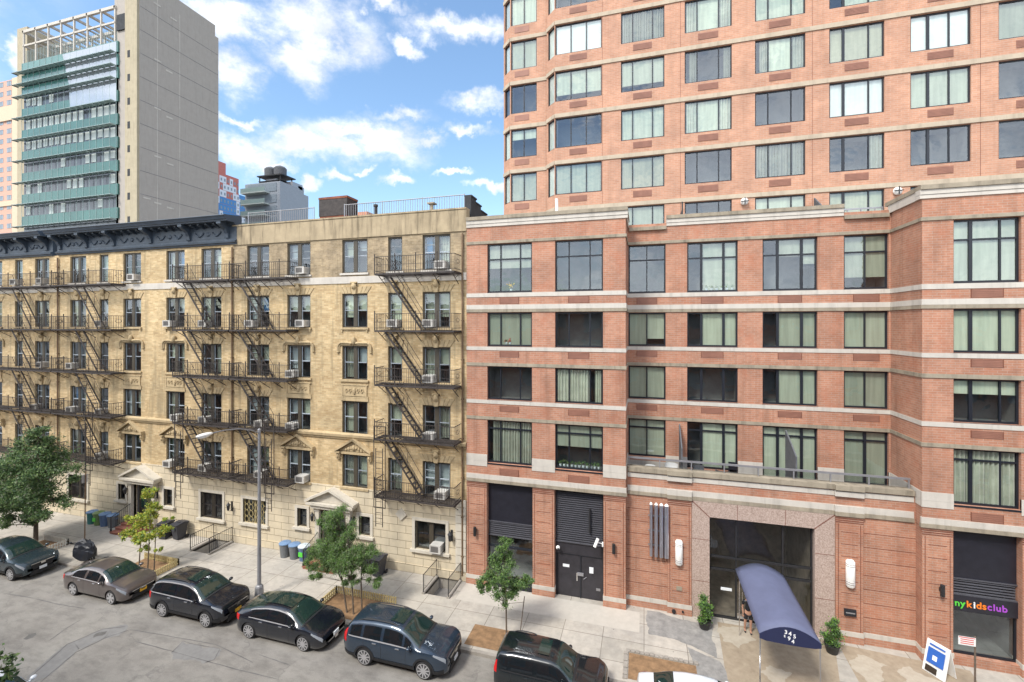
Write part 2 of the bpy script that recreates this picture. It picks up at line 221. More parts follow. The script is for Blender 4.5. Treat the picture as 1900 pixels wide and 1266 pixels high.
# ---------------------------------------------------------------- helpers
class MB:
    """collects boxes, tubes and sheets in a local frame (a along, b inward, c up) and links them as one mesh"""
    def __init__(s,F=(0,0,1,0)): s.v=[];s.f=[];s.m=[];s.F=F; s.flip=False
    def pt(s,a,b,c):
        ox,oy,tx,ty=s.F; return (ox+tx*a-ty*b, oy+ty*a+tx*b, c)
    def quad(s,ps,m=0,loc=True):
        i=len(s.v); s.v+= [s.pt(*p) for p in ps] if loc else list(ps); s.f.append(tuple(range(i,i+len(ps)))); s.m.append(m)
    def box(s,a0,a1,b0,b1,c0,c1,m=0):
        i=len(s.v); s.v+=[s.pt(a,b,c) for c in (c0,c1) for b in (b0,b1) for a in (a0,a1)]
        for q in ((0,2,3,1),(4,5,7,6),(0,1,5,4),(2,6,7,3),(0,4,6,2),(1,3,7,5)): s.f.append(tuple(i+k for k in q)); s.m.append(m)
        return s
    def tube(s,p,q,r,n=6,m=0,r2=None,loc=True,cap=True):
        p=Vector(s.pt(*p) if loc else p); q=Vector(s.pt(*q) if loc else q); r2=r if r2 is None else r2
        d=(q-p); 
        if d.length<1e-6: return s
        d.normalize(); u=d.orthogonal().normalized(); w=d.cross(u); i=len(s.v)
        for c,rr in ((p,r),(q,r2)):
            for k in range(n):
                a=2*math.pi*k/n; s.v.append(tuple(c+(u*math.cos(a)+w*math.sin(a))*rr))
        for k in range(n): s.f.append((i+k,i+(k+1)%n,i+n+(k+1)%n,i+n+k)); s.m.append(m)
        if cap: s.f.append(tuple(i+n-1-k for k in range(n))); s.f.append(tuple(i+n+k for k in range(n))); s.m+= [m,m]
        return s
    def path(s,ps,r,n=6,m=0):
        for p,q in zip(ps,ps[1:]): s.tube(p,q,r,n,m)
        return s
    def prism(s,poly,b0,b1,m=0):          # poly in (a,c), extruded along b
        n=len(poly); i=len(s.v)
        ar=sum(poly[k][0]*poly[(k+1)%n][1]-poly[(k+1)%n][0]*poly[k][1] for k in range(n))
        if ar<0: poly=poly[::-1]
        for b in (b0,b1): s.v+=[s.pt(a,b,c) for a,c in poly]
        s.f.append(tuple(i+k for k in range(n))); s.f.append(tuple(i+n+n-1-k for k in range(n))); s.m+=[m,m]
        for k in range(n): s.f.append((i+k,i+n+k,i+n+(k+1)%n,i+(k+1)%n)); s.m.append(m)
        return s
    def profile(s,prof,a0,a1,m=0):        # prof in (b,c), extruded along a
        n=len(prof); i=len(s.v)
        ar=sum(prof[k][0]*prof[(k+1)%n][1]-prof[(k+1)%n][0]*prof[k][1] for k in range(n))
        if ar<0: prof=prof[::-1]
        for a in (a0,a1): s.v+=[s.pt(a,b,c) for b,c in prof]
        s.f.append(tuple(i+n-1-k for k in range(n))); s.f.append(tuple(i+n+k for k in range(n))); s.m+=[m,m]
        s.f[-2]=s.f[-2][::-1]; s.f[-1]=s.f[-1][::-1]; s.f[-2]=s.f[-2][::-1]; s.f[-1]=s.f[-1][::-1]
        for k in range(n): s.f.append((i+k,i+(k+1)%n,i+n+(k+1)%n,i+n+k)); s.m.append(m)
        return s
    def hprism(s,poly,c0,c1,m=0):         # poly in (a,b), extruded up
        n=len(poly); i=len(s.v)
        ar=sum(poly[k][0]*poly[(k+1)%n][1]-poly[(k+1)%n][0]*poly[k][1] for k in range(n))
        if ar<0: poly=poly[::-1]
        for c in (c0,c1): s.v+=[s.pt(a,b,c) for a,b in poly]
        s.f.append(tuple(i+n-1-k for k in range(n))); s.f.append(tuple(i+n+k for k in range(n))); s.m+=[m,m]
        for k in range(n): s.f.append((i+k,i+(k+1)%n,i+n+(k+1)%n,i+n+k)); s.m.append(m)
        return s
    def lathe(s,a,b,prof,n=14,m=0):       # prof list of (r,c)
        i=len(s.v)
        for r,c in prof: s.v+=[s.pt(a+r*math.cos(2*math.pi*k/n),b+r*math.sin(2*math.pi*k/n),c) for k in range(n)]
        for j in range(len(prof)-1):
            for k in range(n): s.f.append((i+j*n+k,i+j*n+(k+1)%n,i+(j+1)*n+(k+1)%n,i+(j+1)*n+k)); s.m.append(m)
        s.f.append(tuple(i+n-1-k for k in range(n))); s.f.append(tuple(i+(len(prof)-1)*n+k for k in range(n))); s.m+=[m,m]
        return s
    def blob(s,a,b,c,ra,rb,rc,n=8,k=5,m=0,j=0):
        i=len(s.v)
        for q in range(k+1):
            th=math.pi*q/k
            for w in range(n):
                ph=2*math.pi*w/n; f=1+rnd.uniform(-j,j)
                s.v.append(s.pt(a+ra*f*math.sin(th)*math.cos(ph),b+rb*f*math.sin(th)*math.sin(ph),c-rc*math.cos(th)))
        for q in range(k):
            for w in range(n): s.f.append((i+q*n+w,i+q*n+(w+1)%n,i+(q+1)*n+(w+1)%n,i+(q+1)*n+w)); s.m.append(m)
        return s
    def facade(s,a0,a1,c0,c1,holes=(),b=0,depth=.16,room=1.1,m=0,mr=1):
        A=sorted({a0,a1,*[x for h in holes for x in h[:2] if a0<x<a1]}); C=sorted({c0,c1,*[x for h in holes for x in h[2:4] if c0<x<c1]})
        for i in range(len(A)-1):
            for j in range(len(C)-1):
                x,z=(A[i]+A[i+1])/2,(C[j]+C[j+1])/2
                if any(h[0]<x<h[1] and h[2]<z<h[3] for h in holes): continue
                s.quad([(A[i],b,C[j]),(A[i+1],b,C[j]),(A[i+1],b,C[j+1]),(A[i],b,C[j+1])],m)
        for h in holes:
            x0,x1,z0,z1=h[:4]; rm=h[4] if len(h)>4 else room
            for d0,d1,mm in ((b,b+depth,m),(b+depth,b+depth+rm,mr)):
                s.quad([(x0,d0,z0),(x0,d1,z0),(x1,d1,z0),(x1,d0,z0)][::-1],mm); s.quad([(x0,d0,z1),(x0,d1,z1),(x1,d1,z1),(x1,d0,z1)],mm)
                s.quad([(x0,d0,z0),(x0,d1,z0),(x0,d1,z1),(x0,d0,z1)],mm); s.quad([(x1,d0,z0),(x1,d1,z0),(x1,d1,z1),(x1,d0,z1)][::-1],mm)
            s.quad([(x0,b+depth+rm,z0),(x1,b+depth+rm,z0),(x1,b+depth+rm,z1),(x0,b+depth+rm,z1)],mr)
        return s
def rootloc(p):
    l=Vector((0,0,0))
    while p is not None: l+=p.location; p=p.parent
    return l
LINK=S.collection.objects.link
def mk(name,mb,mats,parent=None,loc=None,smooth=False,uv=True,label=None):
    me=bpy.data.meshes.new(name); base=rootloc(parent) if parent is not None else Vector(loc or (0,0,0))
    V=np.array(mb.v,dtype=np.float64).reshape(-1,3); Vl=V-np.array(base)
    me.from_pydata(Vl.tolist(),[],mb.f)
    if isinstance(mats,str): mats=[mats]
    for m in mats: me.materials.append(MT[m])
    if len(mats)>1: me.polygons.foreach_set('material_index',mb.m)
    if uv:
        ul=me.uv_layers.new(name='uv'); n=len(me.loops); dat=np.empty((n,2))
        k=0
        for p in me.polygons:
            nx,ny,nz=p.normal
            if abs(nz)>.75: 
                for li in p.loop_indices: v=V[me.loops[li].vertex_index]; dat[li]=(v[0],v[1])
            else:
                h=math.hypot(nx,ny) or 1; tx,ty=-ny/h,nx/h
                if tx<0 or (abs(tx)<1e-6 and ty<0): tx,ty=-tx,-ty
                for li in p.loop_indices: v=V[me.loops[li].vertex_index]; dat[li]=(v[0]*tx+v[1]*ty,v[2])
        ul.data.foreach_set('uv',dat.ravel())
    if smooth:
        import bmesh
        bm=bmesh.new(); bm.from_mesh(me); bmesh.ops.remove_doubles(bm,verts=bm.verts,dist=.0006); bm.to_mesh(me); bm.free()
        me.shade_smooth()
        if smooth is not True: me.set_sharp_from_angle(angle=R(smooth))
    me.update()
    o=bpy.data.objects.new(name,me); LINK(o)
    if parent is not None: o.parent=parent
    else: o.location=base
    if label: o['label']=label
    return o
def tag(o,label=None,cat=None,group=None,kind=None):
    for k,v in (('label',label),('category',cat),('group',group),('kind',kind)):
        if v: o[k]=v
    return o
def thing(name,label,cat,loc=(0,0,0),group=None,rz=0):
    o=bpy.data.objects.new(name,None); LINK(o); o.location=loc; o.rotation_euler=(0,0,rz); o.empty_display_size=.2
    return tag(o,label,cat,group)
def single(name,mb,mats,label,cat,loc,group=None,smooth=False):
    return tag(mk(name,mb,mats,None,loc,smooth),label,cat,group)
def copy_tree(o,parent=None):
    c=o.copy(); LINK(c); c.parent=parent
    for ch in o.children: copy_tree(ch,c)
    return c
ID=(0,0,1,0)
def FR(y,x=0): return (x,y,1,0)
# ---------------------------------------------------------------- ground, road, kerbs, pavement
Zr=-.14; KY=17.78; NY_=8.0
g=MB(); g.quad([(-900,-900,-.6),(900,-900,-.6),(900,1500,-.6),(-900,1500,-.6)]); tag(mk('ground',g,'roof_gray'),kind='structure')
g=MB(); g.quad([(-160,NY_,Zr),(90,NY_,Zr),(90,KY,Zr),(-160,KY,Zr)]); tag(mk('road',g,'asphalt',uv=False),kind='structure')
# pavement with two holes for the cellar stairs
STW=[(-26.3,-24.95,20.95,22.6),(-10.72,-9.48,20.95,22.6)]
g=MB()
A=sorted({-160,60,*[q for s_ in STW for q in s_[:2]]}); B=[KY+.16,20.95,22.6,23.4]
for i in range(len(A)-1):
    for j in range(3):
        x,y=(A[i]+A[i+1])/2,(B[j]+B[j+1])/2
        if any(s_[0]<x<s_[1] and s_[2]<y<s_[3] for s_ in STW): continue
        g.quad([(A[i],B[j],0),(A[i+1],B[j],0),(A[i+1],B[j+1],0),(A[i],B[j+1],0)])
for x0,x1,y0,y1 in STW:
    g.quad([(x0,y0,0),(x0,y1,0),(x0,y1,-2.4),(x0,y0,-2.4)]); g.quad([(x1,y0,0),(x1,y1,0),(x1,y1,-2.4),(x1,y0,-2.4)][::-1]); g.quad([(x0,y1,0),(x1,y1,0),(x1,y1,-2.4),(x0,y1,-2.4)]); 
    n=6
    for k in range(n):
        ya,yb=y0+(y1-y0)*k/n,y0+(y1-y0)*(k+1)/n; z=-.2*(k+1)
        g.quad([(x0,ya,z),(x1,ya,z),(x1,yb,z),(x0,yb,z)]); g.quad([(x0,ya,z+.2),(x1,ya,z+.2),(x1,ya,z),(x0,ya,z)])
tag(mk('pavement',g,'paver'),kind='structure')
g=MB(); 
x=-160
while x<60:
    g.box(x,x+2.99,KY,KY+.16,-.5,.004+.003*math.sin(x)); x+=3
tag(mk('kerb',g,'kerb_stone'),kind='structure')
g=MB(); g.box(-160,60,3,NY_,-.5,0); tag(mk('near_pavement',g,'paver'),kind='structure')
def rough(pts,amp,lv=4):
    r=random.Random(int(abs(pts[0][0])*100))
    for l in range(lv):
        o=[]
        for i,p in enumerate(pts):
            q=pts[(i+1)%len(pts)]; d=math.dist(p,q); k=amp*d*r.uniform(-1,1); nx,ny=-(q[1]-p[1])/(d or 1),(q[0]-p[0])/(d or 1); o+=[p,((p[0]+q[0])/2+nx*k,(p[1]+q[1])/2+ny*k)]
        pts=o
    return pts
def sheet(name,pts,z,mat):
    if name in('dry_patch','dark_slab','asphalt_patch'): pts=rough(pts,.09 if name=='dark_slab' else .2)
    g=MB(); g.quad([(a,b,z) for a,b in pts]); return tag(mk(name,g,mat),kind='structure')
def G(u,v,z=0):
    X=(u-950)/841; Z=(13.7-z)*841/(v-603); c,s=math.cos(TH),math.sin(TH); return (Z*(X*c-s),Z*(X*s+c))
def strip(name,pts,w,z,mat,jit=.02):
    L=[];Rr=[]
    P2=[]
    for (a,b) in zip(pts,pts[1:]):
        for k in range(6): P2.append((a[0]+(b[0]-a[0])*k/6,a[1]+(b[1]-a[1])*k/6))
    P2.append(pts[-1])
    for i,p in enumerate(P2):
        q=P2[min(i+1,len(P2)-1)]; r=P2[max(i-1,0)]; dx,dy=q[0]-r[0],q[1]-r[1]; h=math.hypot(dx,dy); nx,ny=-dy/h,dx/h
        ww=w*(1 if 0<i<len(P2)-1 else .3)/2; j1,j2=rnd.uniform(-jit,jit),rnd.uniform(-jit,jit)
        L.append((p[0]+nx*(ww+j1),p[1]+ny*(ww+j1))); Rr.append((p[0]-nx*(ww+j2),p[1]-ny*(ww+j2)))
    g=MB()
    for i in range(len(L)-1): g.quad([(*L[i],z),(*Rr[i],z),(*Rr[i+1],z),(*L[i+1],z)])
    for f_i in range(len(g.f)): pass
    return tag(mk(name,g,mat,uv=False),kind='structure')
zp=Zr+.004
def GG(*l): return [G(u,v,Zr) for u,v in l]
strip('asphalt_patch',GG((60,1266),(130,1203),(195,1175),(235,1168)),.85,zp,'asphalt_patch',.03)
strip('asphalt_seam',GG((55,1258),(125,1196),(190,1168),(232,1163)),.05,zp+.004,'asphalt_seam',.015)
strip('asphalt_seam',GG((75,1266),(140,1211),(200,1182),(238,1170)),.05,zp+.004,'asphalt_seam',.015)
sheet('asphalt_patch',GG((43,1186),(52,1176),(68,1174),(60,1184),(47,1187)),zp,'asphalt_dark')
sheet('asphalt_patch',GG((172,1184),(178,1176),(200,1171),(190,1180)),zp+.006,'asphalt_dark')
sheet('asphalt_patch',GG((318,1212),(340,1190),(360,1196),(408,1204),(400,1222),(378,1232),(340,1226)),zp,'asphalt_patch')
for q in ([(318,1212),(340,1190),(360,1196),(408,1204)],[(408,1204),(398,1224),(380,1230)],[(0,1100),(60,1110),(110,1122),(160,1130)],[(90,1190),(125,1165),(150,1150)],[(240,1168),(310,1180),(400,1196),(470,1230)],[(250,1190),(330,1212),(430,1240),(520,1262)],[(480,1215),(540,1235)]):
    strip('road_crack',GG(*q),.035,zp+.002,'asphalt_seam',.012)
def rect(x0,x1,y0,y1): return [(x0,y0),(x1,y0),(x1,y1),(x0,y1)]
sheet('wet_pavement',[(3.0,KY+.2),(6.6,KY+.2),(7.9,22.72),(3.25,22.72)],.004,'wet_concrete')
sheet('wet_pavement',[(7.9,20.1),(11.8,19.3),(12.4,22.3),(8.0,22.6)],.005,'wet_concrete')
sheet('dark_slab',[(.2,20.95),(1.6,20.8),(2.9,20.2),(3.0,22.6),(.15,22.7)],.004,'dark_slab')
sheet('dark_slab',[(1.75,18.0),(2.95,18.0),(2.95,20.1),(1.75,20.6)],.006,'dark_slab')
sheet('dry_patch',[(4.35,19.9),(4.9,20.4),(5.6,20.2),(5.2,19.6),(5.9,18.6),(5.3,17.98),(4.6,17.98),(4.8,18.9)],.009,'dry_concrete')
sheet('dry_patch',[(8.3,20.4),(8.9,20.8),(9.4,21.7),(8.5,22.1),(8.0,21.6)],.01,'dry_concrete')
sheet('dry_patch',[(9.5,20.6),(10.4,20.3),(11.0,21.2),(10.2,21.9),(9.7,21.6)],.01,'dry_concrete')
sheet('dry_patch',[(3.3,21.4),(3.9,21.1),(4.7,21.9),(4.5,22.5),(3.4,22.5)],.009,'dry_concrete')
sheet('pale_pavement',[(-9.05,20.95),(-9.05,22.44),(-.2,22.44),(-.2,20.95)],.0035,'pale_slab')
# tree pits (bare soil flush with the pavement)
PITS=[(-36.7,-34.5,18.3,19.4),(-28.1,-25.5,18.1,19.5),(-15.1,-11.7,18.1,19.75),(-7.42,-5.2,18.1,19.45),(-.6,2.0,18.1,19.55)]
for x0,x1,y0,y1 in PITS: sheet('tree_pit_soil',rect(x0,x1,y0,y1),.007,'dirt')
# cellar stair kerbs
for x0,x1,y0,y1 in STW:
    g=MB(); g.box(x0-.14,x0,y0-.1,y1,-.1,.09); g.box(x1,x1+.14,y0-.1,y1,-.1,.09); tag(mk('stair_kerb',g,'kerb_stone'),kind='structure')
# ---------------------------------------------------------------- windows
def frames(mb,a0,a1,c0,c1,b,fr,trans,fw=.06,dp=.07,mw=.055,wide=()):
    mb.box(a0,a1,b,b+dp,c0,c0+fw*1.2); mb.box(a0,a1,b,b+dp,c1-fw,c1); mb.box(a0,a0+fw,b,b+dp,c0+fw*1.2,c1-fw); mb.box(a1-fw,a1,b,b+dp,c0+fw*1.2,c1-fw)
    xs=[a0+(a1-a0)*f for f in fr]; 
    for i,x in enumerate(xs):
        w=mw*(2.1 if i in wide else 1); mb.box(x-w/2,x+w/2,b-.01,b+dp,c0+fw*1.2,c1-fw)
    if trans: mb.box(a0+fw,a1-fw,b-.005,b+dp-.004,trans-.035,trans+.035)
    return xs
def make_window(parent,F,a0,a1,c0,c1,fr=(.28,.72),state='LLL',trans=None,b=.12,frame='black_frame',sill=None,wide=(),glassm='glass',fw=.06,label=None,blindm='blind'):
    mb=MB(F); frames(mb,a0,a1,c0,c1,b,fr,trans,fw,wide=wide); w=mk('window',mb,frame,parent,label=label)
    g=MB(F); g.quad([(a0+fw*.5,b+.035,c0+fw*.5),(a1-fw*.5,b+.035,c0+fw*.5),(a1-fw*.5,b+.035,c1-fw*.5),(a0+fw*.5,b+.035,c1-fw*.5)]); mk('pane',g,glassm,w)
    X=[a0]+[a0+(a1-a0)*f for f in fr]+[a1]
    bl=MB(F); cu=MB(F)
    for i,ch in enumerate(state):
        x0,x1=X[i]+.03,X[i+1]-.03; d=b+.075
        if ch=='L': bl.quad([(x0,d,c0+.04),(x1,d,c0+.04),(x1,d,c1-.03),(x0,d,c1-.03)])
        elif ch in 'HhQ':
            f={'H':.5,'h':.35,'Q':.78}[ch]; z=c1-(c1-c0)*f; bl.box(x0,x1,d,d+.012,z,c1-.03)
        elif ch in 'Cc':
            n=max(6,int((x1-x0)/.045)); xa=x0 if ch=='C' else x0+(x1-x0)*.35
            for k in range(n):
                p,q=xa+(x1-xa)*k/n,xa+(x1-xa)*(k+1)/n; d1,d2=d+.05*math.sin(k*1.9),d+.05*math.sin((k+1)*1.9)
                cu.quad([(p,d1,c0+.05),(q,d2,c0+.05),(q,d2,c1-.05),(p,d1,c1-.05)])
    if bl.v: mk('blind',bl,blindm,w)
    if cu.v: mk('curtain',cu,'curtain',w)
    if sill: s_=MB(F); s_.box(a0-.02,a1+.02,-.02,b,c0-.07,c0-.003); mk('sill',s_,sill,w)
    return w
# ---------------------------------------------------------------- low red brick block
FY,RY=22.45,24.9      # front plane and recessed plane
LX0,LX1,RX0,RX1=-9.05,-.85,10.9,17.5
low=thing('apartment_building','low red brick block with pale stone bands, terrace and ground floor entrance','building',(1,23,0))
Z5,Z4,Z3,Z2=(15.38,17.92),(12.58,14.34),(9.79,11.53),(6.48,8.73)
colA,colB,colC,colD,colE,colF,colG=(-7.89,-5.48),(-4.29,-1.92),(-.80,1.08),(2.13,4.5),(5.61,7.97),(9.05,10.82),(11.94,14.08)
rows=[Z5,Z4,Z3,Z2]
ZL=19.0
wall=MB(ID)
def hole(c,z,rm=1.1): return (c[0],c[1],z[0],z[1],rm)
wall.F=FR(FY); wall.facade(LX0,LX1,5.45,ZL,[hole(c,z) for c in (colA,colB) for z in rows])
wall.F=FR(FY); wall.facade(RX0,RX1,5.45,ZL,[hole(colG,z) for z in rows]+[(15.6,17.2,*z,1.1) for z in rows])
wall.F=FR(RY); RC=[(colC,(6.75,Z2[1])),(colD,(6.35,Z2[1])),(colE,(6.0,Z2[1])),(colF,(6.2,Z2[1]))]
wall.facade(LX1,RX0,5.95,ZL,[hole(c,z) for c in (colC,colD,colE,colF) for z in rows[:3]]+[hole(c,z) for c,z in RC])
for x,fl in ((LX1,0),(RX0,1)):
    wall.F=ID; q=[(x,FY,5.45),(x,RY,5.45),(x,RY,ZL),(x,FY,ZL)]; wall.quad(q if not fl else q[::-1])
wall.quad([(LX0,FY,0),(LX0,30,0),(LX0,30,ZL),(LX0,FY,ZL)][::-1]); wall.quad([(RX1,FY,0),(RX1,30,0),(RX1,30,ZL),(RX1,FY,ZL)])
mk('wall',wall,['red_brick','interior'],low)
rf=MB(); rf.box(LX0+.1,LX1-.1,FY+.3,27,18.55,18.6); rf.box(LX1-.1,RX0+.1,RY+.3,27,18.55,18.6); rf.box(RX0+.1,RX1-.1,FY+.3,27,18.56,18.61); mk('roof',rf,'roof_gray',low)
te=MB(); te.box(LX1,RX0,22.95,RY,5.7,5.94); mk('terrace_floor',te,'roof_gray',low)
# bands of stone that run round the wings and the recess
def band(z0,z1,pr,mat,name='stone_band',gaps=True,front=True):
    def seg(F,a0,a1,cuts):
        xs=[a0]
        for c in sorted(cuts): 
            if c[1]>a0 and c[0]<a1: xs+= [c[0],c[1]]
        xs.append(a1)
        for i in range(0,len(xs),2):
            if xs[i+1]-xs[i]>.01: m=MB(F); m.box(xs[i],xs[i+1],-pr,.06,z0,z1); mk(name,m,mat,low)
    hs=lambda cols,rws: [c for c in cols if any(z0<r[1]-.01 and z1>r[0]+.01 for r in rws)]
    seg(FR(FY),LX0,LX1+pr,hs((colA,colB),rows)); seg(FR(FY),RX0-pr,RX1,hs((colG,(15.6,17.2)),rows))
    seg(FR(RY),LX1+pr+.001,RX0-pr-.001,[c for c,z in ([(c,z) for c in (colC,colD,colE,colF) for z in rows[:3]]+RC) if z0<z[1]-.01 and z1>z[0]+.01])
    for xa,xb in ((LX1-.06,LX1+pr-.002),(RX0-pr+.002,RX0+.06)): m=MB(); m.box(xa,xb,FY+.062,RY-pr-.002,z0+.001,z1-.001); mk(name,m,mat,low)
for z0,z1,pr,mat in ((17.94,18.08,.05,'weathered_stone'),(15.15,15.36,.025,'limestone'),(14.52,14.75,.03,'limestone'),(14.36,14.515,.05,'weathered_stone'),(12.37,12.56,.025,'limestone'),(11.55,11.72,.04,'weathered_stone'),
      (9.58,9.77,.025,'limestone'),(8.75,8.91,.04,'weathered_stone')): band(z0,z1,pr,mat)
band(6.28,6.55,.025,'limestone'); band(6.555,6.9,.027,'limestone')
# lower bands: only on the two wings
for z0,z1,pr,mat in ((5.62,5.86,.04,'limestone'),(5.46,5.615,.07,'weathered_stone')):
    for xa,xb in ((LX0,LX1+pr),(RX0-pr,RX1)): m=MB(FR(FY)); m.box(xa,xb,-pr,.06,z0,z1); mk('stone_band',m,mat,low)
# parapet coping: light course with a groove, grey cap; lower in two notches
m=MB(FR(FY)); m2=MB(FR(FY))
def cop(F,a0,a1):
    for mm,z0,z1,pr in ((m,18.84,18.99,.05),(m,19.0,19.2,.075)): mm.F=F; mm.box(a0,a1,-pr,.28,z0,z1)
    m2.F=F; m2.box(a0-.0,a1+.0,-.13,.33,19.201,19.38)
cop(FR(FY),LX0,LX1+.1); cop(FR(FY),RX0-.1,RX1); cop(FR(RY),1.12,9.03)
for F,a0,a1 in (((LX1+.0,FY+.33,0,1),0,2.6),):
    m.box
for x0,x1 in ((LX1-.18,LX1+.098),(RX0-.098,RX0+.18)):
    m.F=ID; m2.F=ID; m.box(x0+.03,x1-.03,FY+.285,RY+.1,18.842,19.198); m2.box(x0,x1,FY+.335,RY+.3,19.202,19.378)
mk('coping',m,'limestone',low); mk('coping_cap',m2,'weathered_stone',low)
nb=MB(FR(RY)); nb.box(LX1+.1,1.11,-.14,.4,18.66,18.84); mk('ledge',nb,'weathered_stone',low); nb=MB(FR(RY)); nb.box(9.04,RX0-.1,-.14,.4,18.66,18.84); mk('ledge',nb,'weathered_stone',low)
nb=MB(FR(RY)); nb.box(9.1,10.8,.45,.5,19.2,19.27); 
for x in (9.1,9.35,9.9,10.45,10.75): nb.box(x,x+.05,.45,.5,18.8,19.2)
mk('railing',nb,'steel_grey',low)
# sleeve vents under the windows
def vents(cols,F,rws,w=.72):
    for c in cols:
        for z0,z1,mat in rws:
            mid=(c[0]+c[1])/2; v=MB(F); v.box(mid-w/2*1.05,mid+w/2*1.05,-.012,.05,z0,z1)
            for k in range(5): zz=z0+.03+(z1-z0-.06)*k/4; v.box(mid-w/2,mid+w/2,-.022,-.0125,zz,zz+.02)
            v.box(mid-w/2*1.05-.015,mid-w/2*1.05,-.03,.04,z0,z1,1); v.box(mid+w/2*1.05,mid+w/2*1.05+.015,-.03,.04,z0,z1,1)
            mk('vent',v,[mat,'mortar_joint'],low)
VR=[(14.78,15.12,'vent_metal'),(12.02,12.33,'vent_metal'),(9.2,9.5,'vent_metal')]
vents((colA,colB,colG),FR(FY),VR+[(5.89,6.24,'vent_metal')],.95); vents((colC,colD,colE,colF),FR(RY),VR,.95)
# windows
WT={'A':('HHH','LLL','DDD','cCC'),'B':('DDD','DDD','CCc','HHH'),'C':('DD','LQ','LL','LL'),'D':('DLL','DLL','DDD','DLL'),'E':('DhH','DLL','DLL','LLL'),'F':('QQ','LL','LL','LL'),'G':('LLL','LLL','hhh','CCC')}
for nm,c,F in (('A',colA,FR(FY)),('B',colB,FR(FY)),('C',colC,FR(RY)),('D',colD,FR(RY)),('E',colE,FR(RY)),('F',colF,FR(RY)),('G',colG,FR(FY))):
    two=nm in 'CF'; fr=(.5,) if two else (.29,.73)
    for i,z in enumerate(rows):
        z0=z[0]
        if i==3 and nm in 'CDEF': z0=dict(C=6.75,D=6.35,E=6.0,F=6.2)[nm]
        tr=None
        if i==0: tr=z[1]-.80
        if i==3: tr=z[1]-.45
        wd=() if two else ((0,1) if nm in 'DE' else (() if nm in 'AB' else (0,)))
        if i==3 and nm in 'F': wd=(0,)
        make_window(low,F,c[0],c[1],z0,z[1],fr,WT[nm][i],tr,b=.13,sill='black_frame' if nm in 'ABG' or i<3 else None,wide=wd,fw=.075)
for i,z in enumerate(rows): make_window(low,FR(FY),15.6,17.2,z[0],z[1],(.5,),'LL',None,b=.13)
# ---- ground floor of the wings: piers with panels and grooves
def pier(F,a0,a1,z1=5.44,grooves=8,flat=False,z_s=.4):
    p=MB(F); p.box(a0,a1,0,.5,z_s,z1); w=mk('pier',p,'red_brick',low)
    q=MB(F); q.box(a0-.02,a1+.02,-.03,.5,.3,.5); mk('pier_base',q,'limestone',w); q=MB(F); q.box(a0-.02,a1+.02,-.028,.5,0,.298); mk('plinth',q,'red_brick',w)
    q=MB(F)
    if not flat:
        for zz in (5.33,5.25,5.17): q.box(a0-.005,a1+.005,-.016,.02,zz,zz+.022)
        for x in (a0+.09,a1-.11): q.box(x,x+.022,-.006,.02,.52,5.1)
    st=(4.75-.55)/grooves
    for k in range(grooves+1):
        zz=4.75-st*k
        if zz>.6: q.box(a0+(.2 if not flat else 0),a1-(.2 if not flat else 0),-.006,.02,zz,zz+.02)
    mk('groove',q,'mortar_joint',w)
for a0,a1 in ((LX0,-7.93),(-5.45,-4.33),(-1.9,LX1)): pier(FR(FY),a0,a1)
for a0,a1 in ((RX0,11.93),(14.12,15.4)): pier(FR(FY),a0,a1)
# podium below the terrace
PY=22.9
for a0,a1 in ((1.08,2.14),(7.98,9.0)): pier(FR(PY-.1),a0,a1)
for a0,a1 in ((LX1+.002,1.078),(9.002,RX0-.002)): pier(FR(PY),a0,a1,flat=True,grooves=7)
pd=MB(FR(PY)); pd.box(LX1+.002,RX0-.002,.001,.35,5.441,6.7); mk('podium_wall',pd,'red_brick',low)
for z0,z1,pr,mat in ((5.62,5.88,.04,'limestone'),(5.45,5.615,.07,'weathered_stone'),(6.28,6.50,.03,'limestone'),(6.56,6.78,.1,'weathered_stone')):
    for a0,a1,e in ((LX1+.075,1.05,0),(1.051,2.16,.1),(2.161,7.95,0),(7.951,9.03,.1),(9.031,RX0-.075,0)): m=MB(FR(PY)); m.box(a0,a1,-pr-e,.0 if z1<6.55 else .36,z0,z1); mk('stone_band',m,mat,low)
# granite surround of the entrance
gr=MB(FR(PY))
gr.prism([(2.15,0),(2.93,0),(2.93,4.74),(2.15,5.44)],-.06,.35); gr.prism([(7.2,0),(7.97,0),(7.97,5.44),(7.2,4.74)],-.06,.35); gr.prism([(2.15,5.442),(2.93,4.742),(7.2,4.742),(7.97,5.442)],-.06,.35)
s_=mk('stone_surround',gr,'granite',low); j=MB(FR(PY))
for z in (1.7,3.66): j.box(2.16,2.92,-.065,-.05,z,z+.018); j.box(7.21,7.96,-.065,-.05,z,z+.018)
for x in (4.1,6.05): j.box(x,x+.018,-.065,-.05,4.75,5.43)
for k in range(20):
    t=k/20; x=2.16+.77*t; z=5.43-.69*t; j.box(x,x+.045,-.065,-.05,z-.04,z); x=7.965-.77*t; j.box(x-.045,x,-.065,-.05,z-.04,z)
mk('joint',j,'mortar_joint',s_)
gl=MB(FR(PY)); Zs=(2.27,2.85)
gl.box(2.93,7.2,.2,.28,4.66,4.74); gl.box(2.93,3.0,.2,.28,0,4.66); gl.box(7.13,7.2,.2,.28,0,4.66); gl.box(3.0,7.13,.18,.28,0,.09)
for z in Zs: gl.box(3.0,7.13,.17,.28,z-.05,z+.04)
for x in (4.1,6.02): gl.box(x-.035,x+.035,.19,.275,.09,4.66)
e_=mk('entrance_glazing',gl,'rail_black',low); q=MB(FR(PY)); q.quad([(2.95,.24,.02),(7.18,.24,.02),(7.18,.24,4.7),(2.95,.24,4.7)]); mk('pane',q,'glass_dark',e_)
q=MB(FR(PY)); 
